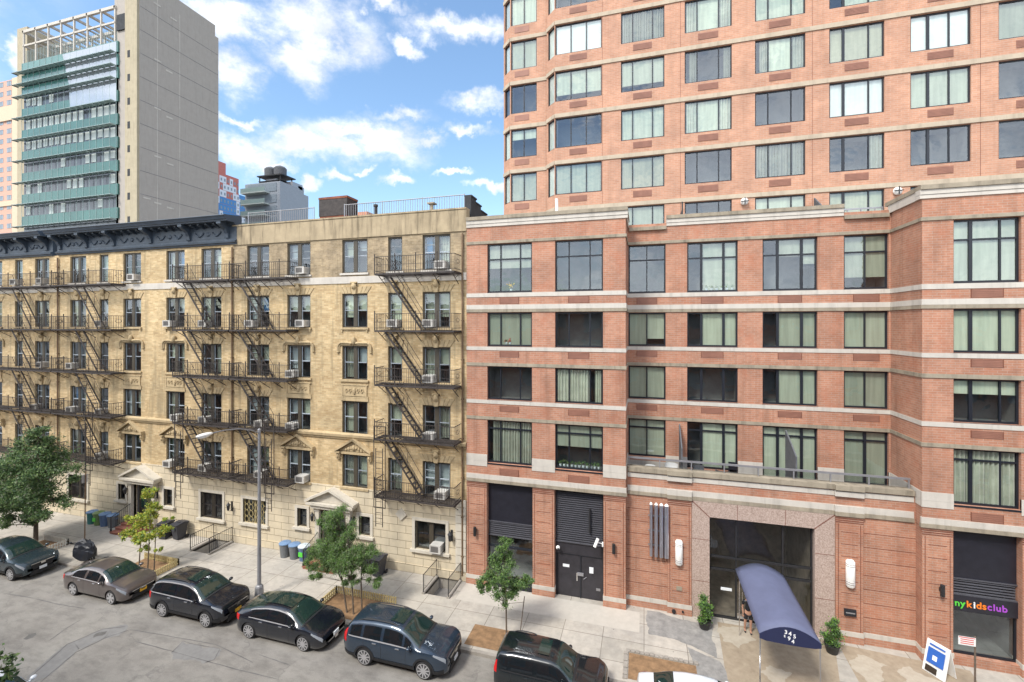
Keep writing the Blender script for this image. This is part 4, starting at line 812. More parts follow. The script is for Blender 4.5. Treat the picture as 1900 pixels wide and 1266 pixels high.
# ---------------------------------------------------------------- fire escapes
def fire_escape(x0,x1,stx,lx,lab,levels=(16.5,13.4,10.45,7.5,4.35),ladder=True,lowx0=None):
    fy=21.65; wy=22.56; t=thing('fire_escape',lab,'fire escape',((x0+x1)/2,22.1,4.3),'iron fire escapes bolted to the tenements')
    for li,z in enumerate(levels):
        xa=x0
        m=MB(); m.box(xa,x1,fy-.03,fy+.03,z-.09,z); m.box(xa,x1,wy-.03,wy+.02,z-.09,z)
        for x in (xa,x1): m.box(x-.03,x+.03,fy+.031,wy-.031,z-.09,z)
        n=8
        for k in range(1,n):
            y=fy+(wy-fy)*k/n
            if li<len(levels)-1 and k in(1,2,3,4,5): 
                m.box(xa,stx-.35,y-.016,y+.016,z-.03,z-.005); m.box(stx+1.0,x1,y-.016,y+.016,z-.03,z-.005)
            else: m.box(xa,x1,y-.016,y+.016,z-.03,z-.005)
        nb=5
        for k in range(nb):
            x=xa+.15+(x1-xa-.3)*k/(nb-1); m.box(x-.02,x+.02,fy+.03,wy,z-.07,z-.031); m.tube((x,fy+.1,z-.08),(x,wy,z-.60),.022,5); m.tube((x,wy-.4,z-.3),(x,wy-.02,z-.14),.015,4)
        mk('platform',m,'iron',t)
        r=MB(); h=.92
        r.box(xa,x1,fy-.015,fy+.015,z+h-.03,z+h); r.box(xa,x1,fy-.01,fy+.01,z+.12,z+.145); r.box(xa,x1,fy-.008,fy+.008,z+.45,z+.468)
        for x in (xa,x1):
            r.box(x-.015,x+.015,fy,wy,z+h-.03,z+h); r.box(x-.01,x+.01,fy,wy,z+.12,z+.145)
            for k in range(1,6): y=fy+(wy-fy)*k/6; r.box(x-.008,x+.008,y-.008,y+.008,z,z+h-.03)
            cx=(fy+wy)/2
            r.path([(x,cx+.2*math.cos(i*.8),z+.55+.12*math.sin(i*.8)) for i in range(9)],.012,4)
        nn=int((x1-xa)/.135)
        for k in range(nn+1):
            x=xa+(x1-xa)*k/nn; w=.007 if k%9 else .02; r.box(x-w,x+w,fy-w,fy+w,z,z+h-.03+(.1 if k%9==0 else 0))
            if k%9==0: r.blob(x,fy,z+h+.1,.035,.035,.045,6,4)
        mk('railing',r,'iron',t)
        if li<len(levels)-1:
            zb=levels[li+1]; s=MB(); X0,X1=stx,stx+2.25; ya,yb=fy+.14,fy+.62
            for y in (ya,yb):
                s.prism([(X0,z-.10),(X0,z+.06),(X1,zb+.13),(X1,zb-.02)],y-.018,y+.018)
                s.tube((X0+.1,y,z+.85),(X1-.0,y,zb+.80),.014,5); s.tube((X1-.05,y,zb+.1),(X1,y,zb+.8),.014,5); s.tube(((X0+X1)/2,y,(z+zb)/2),((X0+X1)/2+.03,y,(z+zb)/2+.78),.012,5)
            nt_=12
            for k in range(1,nt_): f=k/nt_; x=X0+(X1-X0)*f; zz=z+(zb-z)*f; s.box(x-.075,x+.075,ya+.018,yb-.018,zz+.02,zz+.04)
            mk('stair',s,'iron',t)
    if ladder:
        d=MB(); w=.42; y=fy-.07
        for x in (lx,lx+w): d.box(x-.02,x+.02,y-.012,y+.012,2.75,7.0)
        k=2.9
        while k<6.9: d.box(lx+.02,lx+w-.02,y-.01,y+.01,k,k+.022); k+=.3
        mk('drop_ladder',d,'iron',t)
        d=MB(); 
        for x in (lx-.14,lx+w+.14): d.box(x-.018,x+.018,y+.02,y+.05,3.75,8.2)
        d.box(lx-.12,lx+w+.12,y+.02,y+.05,3.75,3.79); d.box(lx-.12,lx+w+.12,y+.02,y+.05,8.16,8.2); mk('ladder_guide',d,'iron',t)
    return t
fire_escape(-14.12,-9.42,-13.6,-14.0,'iron fire escape nearest the red brick block, ladder at its left end')
fire_escape(-24.2,-19.95,-23.75,-21.4,'iron fire escape right of the tenement downpipe, partly behind the street lamp')
fire_escape(-28.8,-24.3,-28.2,-28.45,'iron fire escape left of the downpipe, over the teal curtained window')
fire_escape(-40.2,-34.3,-38.05,-36.6,'iron fire escape above the big street tree crown')
fire_escape(-48.6,-40.3,-44.85,-47,'iron fire escape cut by the left edge of the photo',ladder=False)
# ---------------------------------------------------------------- air conditioners in the windows
def ac(x,z,lab,y=22.72,w=.62,h=.40):
    t=thing('air_conditioner',lab,'air conditioner',(x,22.62,z),'air conditioners in the tenement windows'); F=(x,22.62,1,0)
    m=MB(F); m.box(-w/2,w/2,-.38,.16,z,z+h)
    for q in ((-w/2-.012,w/2+.012,z-.01,z+.03),(-w/2-.012,w/2+.012,z+h-.03,z+h+.01),(-w/2-.012,-w/2+.03,z+.03,z+h-.03),(w/2-.03,w/2+.012,z+.03,z+h-.03)): m.box(q[0],q[1],-.392,-.36,q[2],q[3])
    mk('casing',m,'ac_white',t)
    g=MB(F); g.box(-w/2+.06,w/2-.12,-.386,-.3805,z+.06,z+h-.06)
    for k in range(7): xx=-w/2+.08+k*.058; g.box(xx,xx+.012,-.40,-.3865,z+.06,z+h-.06)
    for k in range(4): zz=z+.10+k*.06; g.box(w/2+.001,w/2+.004,-.25,.0,zz,zz+.02); g.box(-w/2-.004,-w/2-.001,-.25,.0,zz,zz+.02)
    mk('grille',g,'ac_grille',t); return t
def side(c,s_): return c[0]+.48 if s_=='l' else (c[1]-.48 if s_=='r' else (c[0]+c[1])/2)
RD={0:'window just right of the downpipe',1:'plain window column left of the right entrance',2:'window column right of the right entrance',3:'single window behind the right fire escape stairs',4:'window nearest the red brick block'}
MD={0:'double window right of the left downpipe',1:'single window above the big tree',2:'window column above the left entrance',3:'window column right of the left entrance',4:'window left of the middle downpipe'}
LD={3:'single window near the left photo edge',4:'window left of the left downpipe'}
for bl,cols,D,lst in (('R',Rc,RD,[(0,5,'l'),(1,5,'r'),(1,4,'l'),(1,3,'l'),(0,3,'r'),(3,5,'c'),(4,5,'l'),(4,4,'l'),(4,3,'l'),(0,2,'r'),(1,2,'r'),(4,2,'r'),(1,6,'r'),(4,6,'r')]),
      ('M',Mc,MD,[(2,6,'r'),(1,5,'c'),(3,5,'l'),(4,5,'l'),(0,4,'l'),(0,3,'l'),(1,3,'c'),(1,2,'c'),(3,3,'r'),(3,2,'l'),(4,2,'l'),(4,3,'l')]),('L',Lc,LD,[(4,6,'r'),(4,4,'r'),(4,3,'l'),(3,6,'c')])):
    for c,r,s_ in lst: ac(side(cols[c],s_),ROW[r][0]+.04,'air conditioner in the %s %s'%(FLN[r],D[c]))
ac(-10.8,1.4,'air conditioner in the street level window beside the cellar stairs near the red block',h=.42)
# ---------------------------------------------------------------- roof things on the right tenement
m=MB(); m.box(-19.6,-17.6,24.0,25.0,18.7,21.55); m.box(-19.65,-17.55,23.95,25.05,21.55,21.68); ch_=single('chimney',m,'old_brick','squat blackened brick chimney on the concrete parapet roof','chimney',(-18.5,24.7,18.7)); m=MB(); m.box(-19.63,-17.57,23.97,25.03,20.5,21.545); mk('tarred_render',m,'iron',ch_)
def wirefence(x0,x1,lab,y=23.5,z0=19.0,z1=20.95):
    t=thing('roof_fence',lab,'fence',((x0+x1)/2,y,z0),'wire fences on the tenement roof'); m=MB(); m.tube((x0,y,z1),(x1,y,z1),.028,5); m.tube((x0,y,z0+.95),(x1,y,z0+.95),.012,5)
    n=int((x1-x0)/.15)
    for k in range(n+1): x=x0+(x1-x0)*k/n; m.box(x-.011,x+.011,y-.011,y+.011,z0,z1)
    mk('mesh',m,'lamp_paint',t); p=MB(); 
    k=x0
    while k<=x1+.01: p.tube((k,y,z0),(k,y,z1+.06),.028,6); k+=(x1-x0)/round((x1-x0)/2.4)
    mk('post',p,'steel_grey',t)
wirefence(-24.7,-19.6,'short wire fence on the roof left of the chimney'); wirefence(-17.4,-9.6,'long wire fence on the roof right of the chimney')
m=MB(); m.tube((-15.05,23.2,18.7),(-15.05,23.2,20.6),.09,9); m.lathe(-15.05,23.2,[(.12,20.6),(.12,20.72),(.02,20.76)],9); single('vent_pipe',m,'iron','short black vent pipe behind the concrete parapet','pipe',(-15.05,23.2,18.7))
m=MB(); m.tube((-11.5,23.3,18.7),(-11.5,23.3,20.5),.10,9); m.box(-11.7,-11.3,23.1,23.5,20.5,20.58); single('vent_pipe',m,'weathered_stone','pale stub pipe on the roof near the red block','pipe',(-11.5,23.3,18.7))
m=MB(); 
for k,(y0,y1,z) in enumerate([(23.2,24.0,20.75),(24.0,24.8,20.55),(24.8,25.8,20.3),(25.8,27.2,20.1),(27.2,36,19.8)]): m.box(-9.45,-9.1,y0,y1,18.7,z); m.box(-9.5,-9.06,y0,y1+.05,z,z+.08)
single('party_wall',m,'tar','tarred stepped party wall between the tenement and the red block','wall',(-9.3,23.2,18.7))
# ---------------------------------------------------------------- far buildings
ot=thing('office_tower','tall office tower with green glass bands and a blank concrete side wall','building',(-98,60,0))
m=MB(); m.box(-88.0,-82.4,56.3,71.2,0,71.5); m.box(-91,-82.9,58,70.9,61,74); m.box(-112.6,-88,58.2,71.2,0,61.5); mk('wall',m,'office_concrete',ot)
m=MB(); m.box(-85.3,-82.5,55.95,56.3,0,71.5); m.box(-115.6,-112.7,57,71,0,70.5); mk('yellow_pier',m,'office_yellow',ot)
m=MB(); 
for z in range(8): m.box(-84.7,-84.1,55.93,55.95,31+z*4.05,32.2+z*4.05)
m.box(-87.5,-84.4,56.05,56.29,64.5,67.2); mk('slot_window',m,'tar',ot)
LV=[32.0,36.1,40.15,44.2,48.2,52.2,56.2,58.45,60.7]
gx0,gx1,gy=-112.2,-87.4,56.0
m=MB(); m.box(gx0,gx1,gy+.3,58.2,20,62.9); m.box(gx1,-85.4,gy+1.4,58.2,20,62.9); mk('core',m,'office_window',ot)
for i,z in enumerate(LV):
    m=MB(); m.box(gx0,gx1,gy,gy+.28,z+.12,z+2.0 if i<7 else z+2.05); m.box(gx1,gx1+.28,gy,gy+2.4,z+.12,z+2.0); s1=mk('spandrel',m,'green_glass' if i<6 else 'green_glass_light',ot)
    m=MB(); m.box(gx0-1.0,gx1,gy-.95,gy-.15,z-.06,z+.02); 
    for k in range(19): x=gx0-1+(gx1-gx0+1)*k/18; m.box(x-.04,x+.04,gy-1.0,gy,z-.16,z+.04)
    mk('sun_louvre',m,'louver_glass',ot)
    if i<6:
        rr=random.Random(i+3); m=MB()
        for k in range(15):
            x=gx0+.8+k*(gx1-gx0-1)/15
            if rr.random()<(.85 if i in(4,3) else .3): m.box(x,x+1.15,gy+.22,gy+.29,z+2.05+rr.random()*.5*(i!=4),z+3.8)
        if m.v: mk('blind',m,'panel_white',ot)
    m=MB()
    for k in range(16): x=gx0+k*(gx1-gx0)/15; m.box(x-.035,x+.035,gy-.04,gy-.001,z+.12,z+4 if i<6 else z+2.1)
    mk('mullion',m,'louver_glass',ot)
mk('mirror_pane',MB().prism([(-101,62.6),(gx1-.05,62.6),(gx1-.05,52.35),(-99,52.35),(-99.3,57)],gy-.035,gy-.005),'mirror_glass',ot)
m=MB()
for y in (56.2,61,66,70):
    for x in [-112+k*3.43 for k in range(8)]: m.box(x-.12,x+.12,y-.12,y+.12,61.5,68.9)
    m.box(-112.2,-87.8,y-.2,y+.2,68.5,69); m.box(-112.2,-87.8,y-.12,y+.12,66,66.3)
for x in [-112+k*3.43 for k in range(8)]: m.box(x-.15,x+.15,56,70.2,68.55,68.95); m.box(x-.1,x+.1,56,70.2,66,66.25)
for k in range(10): m.tube((-112+k*2.4,56.2,61.5),(-110+k*2.4,70,68.8),.12,4)
mk('roof_frame',m,'limestone',ot)
m=MB(); 
for k in range(60): x=-112+k*.41; m.box(x,x+.06,56.25,56.3,62.9,65.2)
mk('roof_railing',m,'louver_glass',ot)
m=MB()       # pale joints and patches on the blank wall
for y in (59.2,63.2): m.box(-82.41,-82.385,y,y+.09,30,71)
for y,z in [(58.6,70),(61.5,69.3),(58.7,60.2),(60.7,59.3),(58.7,51.7),(60.8,51),(58.7,43.2),(60.9,42.6),(56.9,35.4),(58.7,35),(60.9,34.7)]: m.box(-82.41,-82.36,y,y+1.2,z,z+.28)
mk('wall_patch',m,'limestone',ot)
m=MB()
for z in (68,64,60,56,52,48,44,40,36): m.box(-82.41,-82.38,56.4,71.1,z,z+.06)
mk('wall_joint',m,'interior',ot)
def slab(name,lab,x0,x1,y0,y1,z0,z1,mat,fl=3,nw=6,wm='far_window',ww=.55,side=False,cat='building'):
    t=thing(name,lab,cat,((x0+x1)/2,(y0+y1)/2,0)); m=MB(); m.box(x0,x1,y0,y1,0,z1); mk('wall',m,mat,t)
    z=z0; row=0
    while z<z1-1.5:
        m=MB(); 
        for k in range(nw):
            x=x0+(x1-x0)*(k+.5)/nw; w=(x1-x0)/nw*ww/2; m.box(x-w,x+w,y0-.05,y0,z,z+fl*.5); m.box(x-w,x+w,y0-.1,y0-.051,z+fl*.5-.1,z+fl*.5); m.box(x-.08,x+.08,y0-.1,y0-.051,z,z+fl*.5-.1)
            if side:
                pass
        if side:
            for k in range(side):
                y=y0+(y1-y0)*(k+.5)/side; w=(y1-y0)/side*ww/2; m.box(x1,x1+.05,y-w,y+w,z,z+fl*.5)
        mk('window_row',m,wm,t); z+=fl; row+=1
    return t
FARL=slab('apartment_building','distant pink and cream brick apartment slab left of the office tower',-215,-180.5,90,110,20,88.5,'far_pink',2.9,9,'far_window')
m=MB(); m.box(-215,-184.01,89.6,89.9,76,80.5); m.box(-184,-180.3,89.55,89.95,20,88.5); m.box(-215,-184.01,89.62,89.92,50,51.5); mk('cream_band',m,'far_cream',FARL)
# colourful tower block
ct=thing('apartment_building','distant blue, white and red patterned apartment block beside the office tower','building',(-140,119,0))
m=MB(); m.box(-150,-133,110,122.6,0,63.5); m.box(-150,-133,122.6,127,0,58.2); m.box(-150,-134,108,118.5,63.5,67.5); m.box(-150,-134.5,112,116,67.5,69.5); mk('wall',m,'facade_red',ct)
rr=random.Random(9); FS=(-133,110,0,1)
for k in range(9):
    z=62.6-k*2.3; m1=MB(FS); m2=MB(FS); m3=MB(FS)
    for j in range(13):
        x=.2+j*1.27
        if z>58 and x>12: continue
        blue=z<56.5; q=rr.random()
        if blue: (m1 if q<.78 else m2).box(x,x+1.25,-.05,.0,z-2.2,z)
        elif q<.55: m2.box(x,x+1.25,-.05,.0,z-2.2,z)
        m3.box(x+.4,x+.9,-.09,-.051,z-1.6,z-.7)
    if m1.v: mk('blue_panel',m1,'facade_blue',ct)
    if m2.v: mk('white_panel',m2,'facade_white',ct)
    mk('window_row',m3,'far_window',ct)
m=MB(FS); m.box(15.2,17,-.12,-.06,30,58.4); m.box(12.7,15.2,-.12,-.1,56.8,58.2); mk('blue_panel',m,'facade_blue',ct)
# grey building with balconies and water tanks
gb=thing('apartment_building','grey clad building with glass balconies and rooftop water tanks','building',(-84,96,0))
m=MB(); m.box(-94,-83.5,88.5,94.8,0,48.1); m.box(-94,-83.5,94.8,96.4,0,47.9); m.box(-94,-83.5,96.4,98,0,47.0); m.box(-93,-84.5,90,94,48.1,48.5); mk('wall',m,'grey_clad',gb)
for k in range(6):
    z=45.6-k*2.75; m=MB(); m.box(-93.8,-86.6,86.9,88.5,z-.25,z); mk('balcony_slab',m,'panel_white',gb); m=MB(); m.box(-93.8,-86.6,86.9,87.0,z,z+1.0); mk('balcony_glass',m,'louver_glass',gb); m=MB(); m.box(-93,-84.5,88.4,88.49,z+.2,z+2.2); mk('window_row',m,'far_window',gb)
m=MB()
for x in (-92.3,-86):
    for y in (91.2,95): m.box(x-.1,x+.1,y-.1,y+.1,48,50.8)
m.box(-92.8,-85.2,90.8,95.5,50.6,50.85); m.box(-92.6,-85.6,91,95.4,49.4,49.5); mk('tank_stand',m,'rail_black',gb); m=MB(); m.box(-90.5,-87.5,91.5,94.8,48.3,50); m.box(-86,-84,93,96.5,48.1,49.4); m.box(-85.4,-84,95,97,48.0,48.9); mk('roof_housing',m,'steel_grey',gb)
for x,lab in ((-90.6,'left one of two dark rooftop water tanks on the grey building'),(-87.7,'right one of two dark rooftop water tanks on the grey building')):
    m=MB(); m.lathe(x,93,[(1.45,50.86),(1.5,52.9),(1.1,53.3),(.1,53.7)],18); single('water_tank',m,'wood_tank',lab,'water tank',(x,93,50.9),'rooftop water tanks',smooth=40)
slab('apartment_building','low orange brick building glimpsed behind the roof fence',-44.3,-40.4,60,70,24,30.95,'orange_brick',3,3)
# the block across the street, where the photographer stood
ob=thing('apartment_building','brick apartment block across the street, behind the viewer, mirrored in the panes','building',(0,-6,0))
m=MB(); m.facade(-70,45,0,15.5,[(x,x+1.7,z,z+1.8,.5) for x in [-67+k*3.4 for k in range(33)] for z in (1,4.2,7.3,10.4,13.2) if not(-1<x<3)],b=0,depth=.2)
m.v=[(x,-.6-y,z) for x,y,z in m.v]; m.F=ID; m.box(-70,45,-14,-2.4,0,15.5)
mk('wall',m,['red_brick','far_window'],ob); m=MB(); m.box(-70,45,-1.2,-.58,15.5,16.0); mk('cornice',m,'limestone',ob)
# ---------------------------------------------------------------- cars
def lerp(xs,ys,x):
    if x<=xs[0]: return ys[0]
    for i in range(len(xs)-1):
        if x<=xs[i+1]:
            t=(x-xs[i])/(xs[i+1]-xs[i]); t=t*t*(3-2*t)*.35+t*.65; return ys[i]+(ys[i+1]-ys[i])*t
    return ys[-1]
def make_car(name,lab,x,y,spec,z=Zr):
    L,Wd,top,belt,paint=spec['L'],spec['W'],spec['top'],spec['belt'],spec['paint']; hl=L/2
    zf=spec.get('zf',.2); wr=spec.get('wr',.335); xr,xf=spec['axles']
    tx,tz=[p[0] for p in top],[p[1] for p in top]; tum=spec.get('tum',.36)
    def sec(X):
        d=max(0,(abs(X)-(hl-.62))/.62); w=Wd/2*(1-spec.get('nose',.24)*d**3.0); Zt=lerp(tx,tz,X); sh=min(belt+.03*X/hl*-1,Zt-.045)
        f=zf+.10*d**3; h=Zt-sh; sw=w*.955; yr=sw-.05-h*tum; dr=min(.075,h*.6)
        P_=[(w*.9,f),(w*.975,f+.07),(w,f+.25),(w*1.0,f+(sh-f)*.55),(w*.992,sh-.10),(sw,sh)]
        for q in (1,2,3): t=q/3; P_.append((sw+(yr-sw)*(t**1.15)-.012*0,sh+(Zt-dr-sh)*t))
        P_+= [(yr-.07,Zt-dr*.35),(yr*.72,Zt),(yr*.38,Zt+.018),(0,Zt+.022)]
        return P_
    NS=len(sec(0))
    def Sf(X,t):
        P_=sec(X); i=min(int(t),NS-2); f=t-i; return (P_[i][0]+(P_[i+1][0]-P_[i][0])*f,P_[i][1]+(P_[i+1][1]-P_[i][1])*f)
    n=64; xs=[-hl*math.cos(math.pi*k/n)*1.0 for k in range(n+1)]; xs=[(-hl+L*k/n)*.35+q*.65 for k,q in enumerate(xs)]
    root=thing(name,lab,spec.get('cat','car'),(x,y,z),'cars parked along the far kerb' if spec.get('grp',1) else None)
    v=[];f=[];rn=2*NS-1
    for X in xs:
        P_=sec(X); e=1 if abs(X)<hl-.001 else .93
        ring=[(X,-a*e,b if e==1 else b*.94+.03) for a,b in P_]+[(X,a*e,b if e==1 else b*.94+.03) for a,b in P_[::-1][1:]]; v+=ring
    for i in range(n):
        for k in range(rn):
            k2=(k+1)%rn; f.append((i*rn+k,i*rn+k2,(i+1)*rn+k2,(i+1)*rn+k)[::-1])
    f.append(tuple(range(rn))[::1]); f.append(tuple(n*rn+k for k in range(rn))[::-1])
    me=bpy.data.meshes.new('tmp'); me.from_pydata(v,[],f); ob_=bpy.data.objects.new('tmp',me); LINK(ob_)
    import bmesh
    bm=bmesh.new(); bm.from_mesh(me); bmesh.ops.recalc_face_normals(bm,faces=bm.faces); bm.to_mesh(me); bm.free()
    cut=[]
    for ax in (xr,xf):
        m=MB(); m.tube((ax,-Wd,wr),(ax,-Wd/2+.26,wr),wr+.055,28); m.tube((ax,Wd/2-.26,wr),(ax,Wd,wr),wr+.055,28)
        c=mk('cut',m,'tyre',None,(0,0,0),uv=False); bm=bmesh.new(); bm.from_mesh(c.data); bmesh.ops.recalc_face_normals(bm,faces=bm.faces); bm.to_mesh(c.data); bm.free(); cut.append(c)
        md=ob_.modifiers.new('b','BOOLEAN'); md.operation='DIFFERENCE'; md.object=c; md.solver='EXACT'
    bpy.context.view_layer.update()
    bme=bpy.data.meshes.new_from_object(ob_.evaluated_get(bpy.context.evaluated_depsgraph_get()))
    bpy.data.objects.remove(ob_); [bpy.data.objects.remove(c) for c in cut]
    bme.materials.clear(); bme.materials.append(MT[paint]); bme.polygons.foreach_set('material_index',[0]*len(bme.polygons)); bme.shade_smooth(); bme.set_sharp_from_angle(angle=R(38)); bme.name='body'
    body=bpy.data.objects.new('body',bme); LINK(body); body.parent=root
    B=(x,y,1,0)
    def patch(nm,x0,x1,t0,t1,mat,off=.007,nx=14,nt_=6,sides=(-1,1),par=None,lim=None,lab_=None,tf=None):
        outs=[]
        m=MB(B)
        for s_ in sides:
            g=[]
            for i in range(nx+1):
                X=x0+(x1-x0)*i/nx; col=[]
                ta,tb=(t0,t1) if tf is None else tf(i/nx,t0,t1)
                for j in range(nt_+1):
                    t=ta+(tb-ta)*j/nt_; yy,zz=Sf(X,t); 
                    if t>9: yy=yy; zz+=off
                    elif t>5: yy+=off; zz+=off*.45
                    else: yy+=off
                    col.append((X,s_*yy,zz+z))
                g.append(col)
            for i in range(nx):
                for j in range(nt_): m.quad([g[i][j],g[i+1][j],g[i+1][j+1],g[i][j+1]])
            if len(sides)==2 and par!='joined': 
                o=mk(nm,m,mat,par or root,smooth=60,uv=False); outs.append(o); m=MB(B)
        if m.v: outs.append(mk(nm,m,mat,root,smooth=60,uv=False))
        return outs
    def full(nm,x0,x1,t0,mat,off=.008,nx=12,par=None):
        m=MB(B); g=[]
        ts=[t0+(NS-1-t0)*j/8 for j in range(9)]
        for i in range(nx+1):
            X=x0+(x1-x0)*i/nx; col=[]
            for t in ts: yy,zz=Sf(X,t); col.append((X,-yy,zz+off+z))
            for t in ts[::-1][1:]: yy,zz=Sf(X,t); col.append((X,yy,zz+off+z))
            g.append(col)
        for i in range(nx):
            for j in range(len(g[0])-1): m.quad([g[i][j],g[i+1][j],g[i+1][j+1],g[i][j+1]])
        return mk(nm,m,mat,par or root,smooth=60,uv=False)
    wf,wb_=spec['wind'],spec['rear']
    full('windshield',wf[0],wf[1],8.35,'car_glass'); full('rear_window',wb_[0],wb_[1],8.45,'car_glass')
    for nm,a,b in spec['dlo']:
        patch('side_window',a+.03,b-.03,5.3,7.6,'car_side_glass',.006)
    for a,b in ((spec['dlo'][0][1],spec['dlo'][-1][2]),): 
        patch('window_trim',a-.04,b+.02,5.0,5.22,'rim' if spec.get('chrome',1) else 'plastic_black',.009); 
        if spec.get('chrome',1)==1: patch('window_trim',a-.04,b-.10,7.75,8.0,'rim',.010)
    full('cowl',wf[1]-.01,wf[1]+.07,8.2,'plastic_black',.012,3); patch('hood_seam',wf[1]+.05,hl-.22,8.72,8.86,'plastic_black',.004,14,1)
    # side details
    for X in spec['seams']: patch('door_seam',X,X+.012,.8,5.0,'plastic_black',.003,1,8)
    for X in spec['handles']:
        for s_ in (-1,1):
            yy,zz=Sf(X,4.3); m=MB(B); m.box(X-.09,X+.09,s_*yy-.0 if s_>0 else s_*yy-.035,s_*yy+.035 if s_>0 else s_*yy,zz+z-.012,zz+z+.016); mk('door_handle',m,'chrome' if spec.get('chrome',1) else paint,root)
    if spec.get('clad'):
        segs=[(-hl+.1,xr-wr-.07),(xr+wr+.07,xf-wr-.07),(xf+wr+.07,hl-.12)]
        for a,b in segs: patch('cladding',a,b,.3,1.75,spec['clad'],.012,8,3)
        for ax in (xr,xf):
            for s_ in (-1,1):
                m=MB(B)
                for k in range(15):
                    a1,a2=math.pi*k/14-.0,math.pi*(k+1)/14; 
                    if k==14: break
                    pts=[]
                    for aa,rr_ in ((a1,wr+.045),(a2,wr+.045),(a2,wr+.115),(a1,wr+.115)): pts.append((ax+rr_*math.cos(aa),s_*(Wd/2+.012),wr+z+rr_*math.sin(aa)))
                    m.quad(pts)
                mk('wheel_arch',m,spec['clad'],root,uv=False)
    else:
        patch('sill_trim',xr+wr+.08,xf-wr-.08,.15,.7,'plastic_black',.006,8,2)
    # nose and tail
    hx=spec.get('head',(hl-.62,hl-.10)); hz=spec.get('headt',(3.9,5.0))
    patch('headlight',hx[0]+.08,hx[1]+.04,hz[0]-.15,hz[1]+.2,'head_lamp',.010,8,4,tf=lambda u,a,b:(a+(b-a)*.55*(1-u),b))
    tl=spec.get('tailt',(3.6,5.4)); patch('taillight',-hl+.02,-hl+spec.get('taill',.34),tl[0],tl[1],'tail_red',.010,5,4)
    zt=lerp(tx,tz,hl-.02); m=MB(B); w=Wd/2
    gz0,gz1=spec.get('grille',(.42,.66)); m.prism([(-w*.48,gz0+z),(w*.48,gz0+z),(w*.58,gz1+z),(-w*.58,gz1+z)],-.001,.0)
    m=MB((x+hl,y,0,1)); m.prism([(-w*.44,gz0+z),(w*.44,gz0+z),(w*.56,gz1+z),(-w*.56,gz1+z)],-.035,.02); gr_=mk('grille',m,'plastic_black',root)
    m=MB((x+hl,y,0,1)); m.prism([(-w*.6,.22+z),(w*.6,.22+z),(w*.5,gz0-.05+z),(-w*.5,gz0-.05+z)],-.03,.02); mk('bumper_intake',m,'plastic_black',root)
    if spec.get('chrome',1): m=MB((x+hl,y,0,1)); m.box(-w*.56,w*.56,-.045,-.03,gz1+z-.01,gz1+z+.02); m.box(-.1,.1,-.055,-.045,gz1-.1+z,gz1+.0+z); mk('badge_bar',m,'chrome',gr_)
    m=MB((x+hl,y,0,1)); pz=spec.get('platez',.40); m.box(-.16,.16,-.055,-.02,pz+z,pz+.15+z); mk('number_plate',m,spec.get('plate','plate_yellow'),root)
    for s_ in (-1,1):
        X=spec['mir']; yy,zz=Sf(X,5.3); m=MB(B); m.blob(X,s_*(yy+.13),zz+z+.07,.085,.11,.075,10,6); m.box(X-.03,X+.03,min(s_*yy,s_*(yy+.08)),max(s_*yy,s_*(yy+.08)),zz+z,zz+z+.04); mk('mirror',m,spec.get('mirc',paint),root,smooth=True,uv=False)
    if spec.get('sun'):
        a,b=spec['sun']; m=MB(B); g=[]
        for i in range(7):
            X=a+(b-a)*i/6; g.append([(X,yy,lerp(tx,tz,X)+.03+z) for yy in (-.42,-.2,0,.2,.42)])
        for i in range(6):
            for j in range(4): m.quad([g[i][j],g[i+1][j],g[i+1][j+1],g[i][j+1]])
        mk('sunroof',m,'car_glass',root,uv=False)
    if spec.get('rails'):
        a,b=spec['rails']
        for s_ in (-1,1):
            pts=[]
            for i in range(9): X=a+(b-a)*i/8; yy,zz=Sf(X,9.2); pts.append((X,s_*yy,zz+z+.05*math.sin(math.pi*i/8)**.4))
            m=MB(B); m.path(pts,.02,6); mk('roof_rail',m,spec.get('railc','plastic_black'),root)
    if spec.get('wiper',1):
        m=MB(B); xx=wf[1]-.04; zz=lerp(tx,tz,xx)+z+.04; m.tube((xx,-.5,zz),(xx-.03,.15,zz+.02),.009,4); m.tube((xx,.1,zz),(xx-.03,.62,zz+.015),.009,4); mk('wiper',m,'plastic_black',root)
    m=MB(B); m.tube((-hl*.62,0,lerp(tx,tz,-hl*.62)+z+.0),(-hl*.68,0,lerp(tx,tz,-hl*.62)+z+.10),.02,5,0,.008); mk('antenna',m,paint,root)
